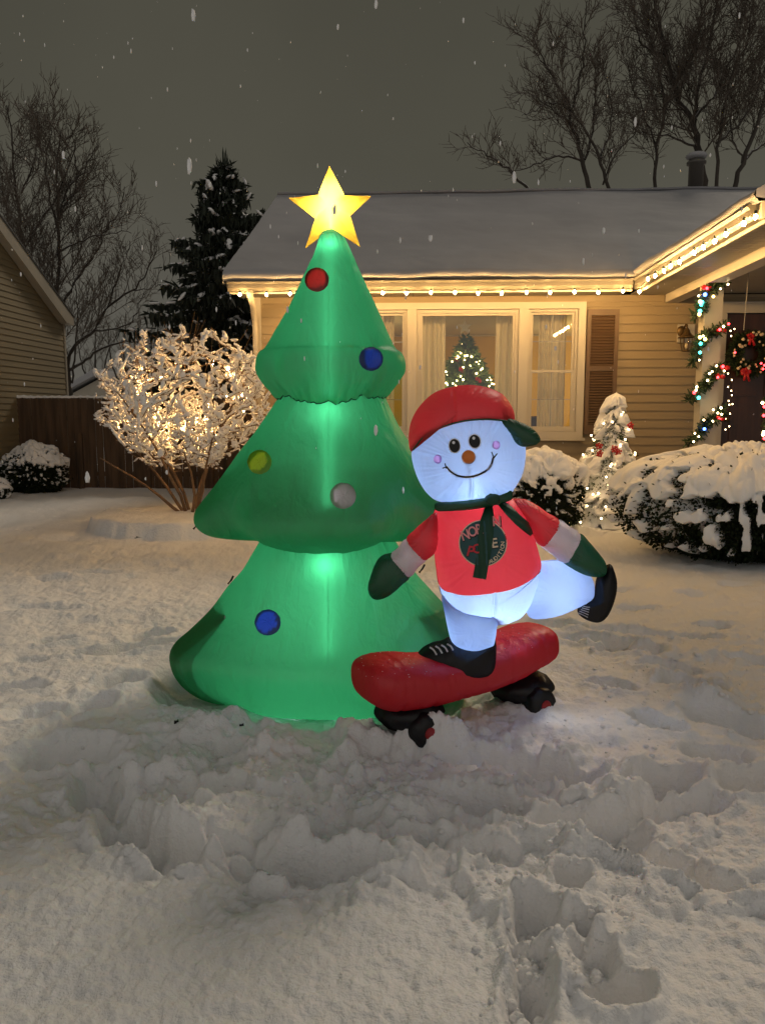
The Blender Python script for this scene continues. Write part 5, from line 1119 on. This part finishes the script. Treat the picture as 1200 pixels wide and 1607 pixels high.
# upright whips at the top
wh = MB()
for _ in range(36):
    a = rr.uniform(0, 2*pi); r = rr.uniform(0, .8); p = tb+np.array((cos(a)*r, sin(a)*r, rr.uniform(1.95, 2.25)-r*.5)); wh.tube([p, p+np.array((rr.gauss(cos(a)*.1, .06), rr.gauss(0, .06), .25)), p+np.array((rr.gauss(cos(a)*.2, .1), rr.gauss(0, .08), rr.uniform(.4, .62)))], [.003, .0025, .0015], 4, False)
wh.build('whips', M['shrub_bark'], sh)
sn = MB(); cand = [s for s in segs_ if s[0] <= 2]
for (lv, pts, r0) in cand:
    for j in range(len(pts)-1):
        m_ = (pts[j]+pts[j+1])/2; d = pts[j+1]-pts[j]; L_ = np.linalg.norm(d); rr_ = np.hypot(m_[0]-tb[0], m_[1]-tb[1])
        if not inside(m_, 1.02): continue
        if m_[2] < .62+.12*rr_: 
            if rr.random() < .10: sn.ball(m_+np.array((0, 0, .012)), 1, 7, 5, (L_*.5, .014, .013), rot=rot_to(d))
            continue
        pr = {2: .75, 1: .44, 0: .10}[lv]
        if rr.random() < pr:
            dd = d.copy(); dd[2] *= .75; w = rr.uniform(.018, .046)*(1.15 if lv else .75); sn.ball(m_+np.array((0, 0, .022)), 1, 10, 7, (max(L_*.60, .045)*rr.uniform(.9, 1.5), w*.85, rr.uniform(.008, .016)), noise=.5, fr=2.6, rot=rot_to(dd))
        elif rr.random() < .5: sn.ball(m_+np.array((0, 0, .008)), 1, 7, 5, (L_*.5, .013, .012), rot=rot_to(d))
for _ in range(110):
    lv, pts, r0 = rr.choice(cand); p = pts[-1]
    if p[2] > .9 and inside(p, 1.1): sn.ball(p, rr.uniform(.012, .028), 8, 6, (1, 1, 1.3), noise=.25)
sn.build('snow', M['snow_soft'], sh, kind='stuff')
print('shrub branches', len(segs_))
k = 0
while k < 46:
    lv, pts, r0 = rr.choice(cand); p = pts[rr.randrange(len(pts))]
    if p[2] < .85 or not inside(p, .50): continue
    mb = MB(); mb.ball(p+np.array((rr.gauss(0, .03), rr.gauss(0, .03)-.01, -.02)), .0075, 7, 5); mb.build('bulb', M['bulb_shrub'], sh); k += 1
# edging stones of the round bed
be = empty('garden_bed_edging', (BED[0], BED[1]-1.2, .0), 'dark edging stones showing under the snow rim of the round bed below the lit shrub', 'garden edging')
for (x, y, w) in ((149, 832, .05), (163, 838, .08), (190, 842, .05), (232, 846, .12)):
    p = G(x, y, .0); a = math.atan2(p[1]-BED[1], p[0]-BED[0]); q = np.array((BED[0]+cos(a)*(BED[2]+.005), BED[1]+sin(a)*(BED[3]+.005), base_h(p[0], p[1])+.02)); mb = MB()
    mb.ball(q, 1, 14, 8, (w, .03, .035), noise=.18, rot=rot_to(np.array((-sin(a), cos(a), 0)))); mb.build('stone', M['stone'], be)

# ------------------------------------------------------------------ fence
FY = 15.0; x0 = P(30, 700, FY)[0]; fe = empty('wooden_fence', (-5, FY, 0), 'dark brown wooden privacy fence with snow along its top behind the lit shrub', 'fence')
bd_ = MB(); x = x0; rr = random.Random(2); i = 0
while x < -2.2:
    w = .135; t_ = P(100, 623, FY)[2]+rr.uniform(-.012, .012); yy = FY+rr.uniform(-.006, .006)
    bd_.prism([(x, -.1), (x+w, -.1), (x+w, t_-.04), (x+w-.035, t_), (x+.035, t_), (x, t_-.04)], 'y', yy, yy+.018); x += w+.008
bd_.build('boards', M['fence'], fe, smooth=False)
mb = MB(); mb.box(x0, -2.2, FY+.03, FY+.07, .3, .39).box(x0, -2.2, FY+.03, FY+.07, 1.4, 1.49)
mb.build('rail', M['fence'], fe, smooth=False)
for xx in (P(127, 700, FY)[0], P(232, 700, FY)[0], P(330, 700, FY)[0]): mb = MB(); mb.box(xx-.05, xx+.05, FY-.06, FY-.012, -.1, 1.15 if xx > -7 and xx < -6 else 1.75); mb.build('post', M['fence'], fe, smooth=False)
n = 260; aa = np.linspace(x0, -2.2, n); V = []
for j, (dy, dz) in enumerate(((-.012, -.01), (-.018, .018), (0, .038), (.02, .042), (.04, .02), (.035, -.01))):
    for a in aa: V.append((a, FY+dy, 1.862+(dz+.018*float(n2(a*3.1, 2.)))*(.8+.7*max(0, float(n2(a*1.2, 7))))-.012*abs(sin((a-x0)/.143*pi))))
mesh('snow', V, gridfaces(6, n), M['snow_soft'], fe)

# ------------------------------------------------------------------ neighbouring house, left
NX = P(30, 700, 15.0)[0]; NY1 = 17.2; nh = empty('neighbor_house', (NX-2, 12, 0), 'dim tan sided neighbouring house with a sloping gable edge at the left', 'house')
zc = 3.72; sl_ = .51; pk = 10.5
def ntop(z): 
    if z < zc-.1: return (4.0, NY1)
    return (4.0, NY1-(z-(zc-.1))/sl_)
siding('y', NX, 4.0, NY1, -.05, 6.8, [], 0, top=ntop).build('wall', M['siding2'], nh, smooth=False)
mb = MB(); mb.box(NX-.09, NX+.03, NY1-.01, NY1+.05, -.05, zc-.12); mb.build('corner_trim', M['trim_dark'], nh, smooth=False)
mb = MB(); mb.box(NX-6, NX-.03, NY1-.02, NY1+.04, -.05, zc); mb.build('back_wall', M['siding2'], nh, smooth=False)
mb = MB(); ye = NY1+.12; z_e = zc-.04; mb.prism([(ye, z_e-.17), (ye, z_e), (pk, z_e+sl_*(ye-pk)), (pk, z_e+sl_*(ye-pk)-.17), (ye-.35, z_e-.0-.17+sl_*.35-.16)], 'x', NX+.03, NX+.20); mb.build('rake_board', M['trim_dark'], nh, smooth=False)
mb = MB(); mb.prism([(ye+.03, z_e-.01), (ye+.03, z_e+.03), (pk, z_e+.03+sl_*(ye-pk)), (4, z_e+.03+sl_*(ye-pk)-sl_*(pk-4)), (4, z_e-.01+sl_*(ye-pk)-sl_*(pk-4)), (pk, z_e-.01+sl_*(ye-pk))], 'x', NX-6, NX+.215); rf_ = mb.build('roof', M['shingle'], nh, smooth=False)
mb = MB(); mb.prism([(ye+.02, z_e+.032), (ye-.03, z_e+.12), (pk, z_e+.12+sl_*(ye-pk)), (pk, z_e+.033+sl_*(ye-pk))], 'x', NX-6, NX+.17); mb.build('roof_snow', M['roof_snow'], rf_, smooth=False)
# far house between
fh = empty('far_house', (-15, 36, 0), 'small far house with a pale snowy roof behind the fence, left of the lit shrub', 'house')
a0 = P(104, 622, 34); a1 = P(150, 583, 36.5); a2 = P(192, 600, 34); z1 = P(104, 622, 34)[2]
mb = MB(); mb.add([P(96, 640, 34), P(160, 622, 34), P(196, 590, 35), P(150, 576, 37), P(100, 600, 37)], [(0, 1, 2, 3, 4)]); mb.v[0] = np.array([(a0[0]-.6, 33.8, 2.1), (P(163, 610, 33.8)[0], 33.8, 2.1), (P(186, 600, 36.5)[0], 36.5, P(186, 590, 36.5)[2]), (P(140, 600, 38)[0], 38, 4.2), (P(95, 600, 38)[0], 38, 4.2)]); 
mb = MB(); xa, xb, xm = P(60, 600, 34)[0], P(200, 600, 34)[0], P(148, 600, 34)[0]; zt2 = P(150, 584, 34)[2]
mb.prism([(xa, 2.0), (xa, 2.15), (xm, zt2+.15), (xb, 2.5), (xb+.3, 2.1), (xm, zt2-.15)], 'y', 34, 42); mb.build('roof', M['roof_snow'], fh, smooth=False)
mb = MB(); mb.prism([(xa+.4, 0), (xb-.2, 0), (xb-.2, 2.3), (xm, zt2-.3), (xa+.4, 2.0)], 'y', 34.4, 41.8); mb.build('wall', M['trim_dark'], fh, smooth=False)

# ------------------------------------------------------------------ crumbs of broken snow in the trampled part
rr = random.Random(9); mb = MB()
for _ in range(650):
    c_ = G(*rr.choice([(rr.gauss(520, 170), rr.gauss(1230, 55)), (rr.gauss(900, 110), rr.gauss(1330, 90)), (rr.gauss(860, 60), rr.gauss(1500, 60)), (rr.gauss(1050, 110), rr.gauss(1110, 60))]))
    z_ = gz(c_[0], c_[1]) if False else 0; mb.ball((c_[0], c_[1], 0), min(.022, .004+rr.expovariate(1/.0045)), 7, 5, (1, rr.uniform(.7, 1.1), rr.uniform(.55, .9)), noise=.35, fr=2.2)
xy = np.array([v.mean(0)[:2] for v in mb.v]); zz_ = full_h(xy[:, 0], xy[:, 1])
for v, z_ in zip(mb.v, zz_): v[:, 2] += z_+.001
mb.build('snow_crumbs', M['snow'], label='loose crumbs of broken snow on the trampled yard', cat='snow crumbs', kind='stuff')

# ------------------------------------------------------------------ falling snow
rr = random.Random(44); mb = MB()
for _ in range(420):
    Y = rr.uniform(1.6, 9.8); px = rr.uniform(-150, 1350); py = rr.uniform(-60, 800); p = P(px, py, Y)
    if p[2] < .3: continue
    s_ = min(.007, .0016+rr.expovariate(1/.0016)); mb.ball(p, s_, 6, 4, (.8, .8, rr.uniform(1.4, 3.)), noise=.3)
mb.build('falling_snow', M['snow_soft'], label='scattered snowflakes falling through the night air', cat='snowflakes', kind='stuff')
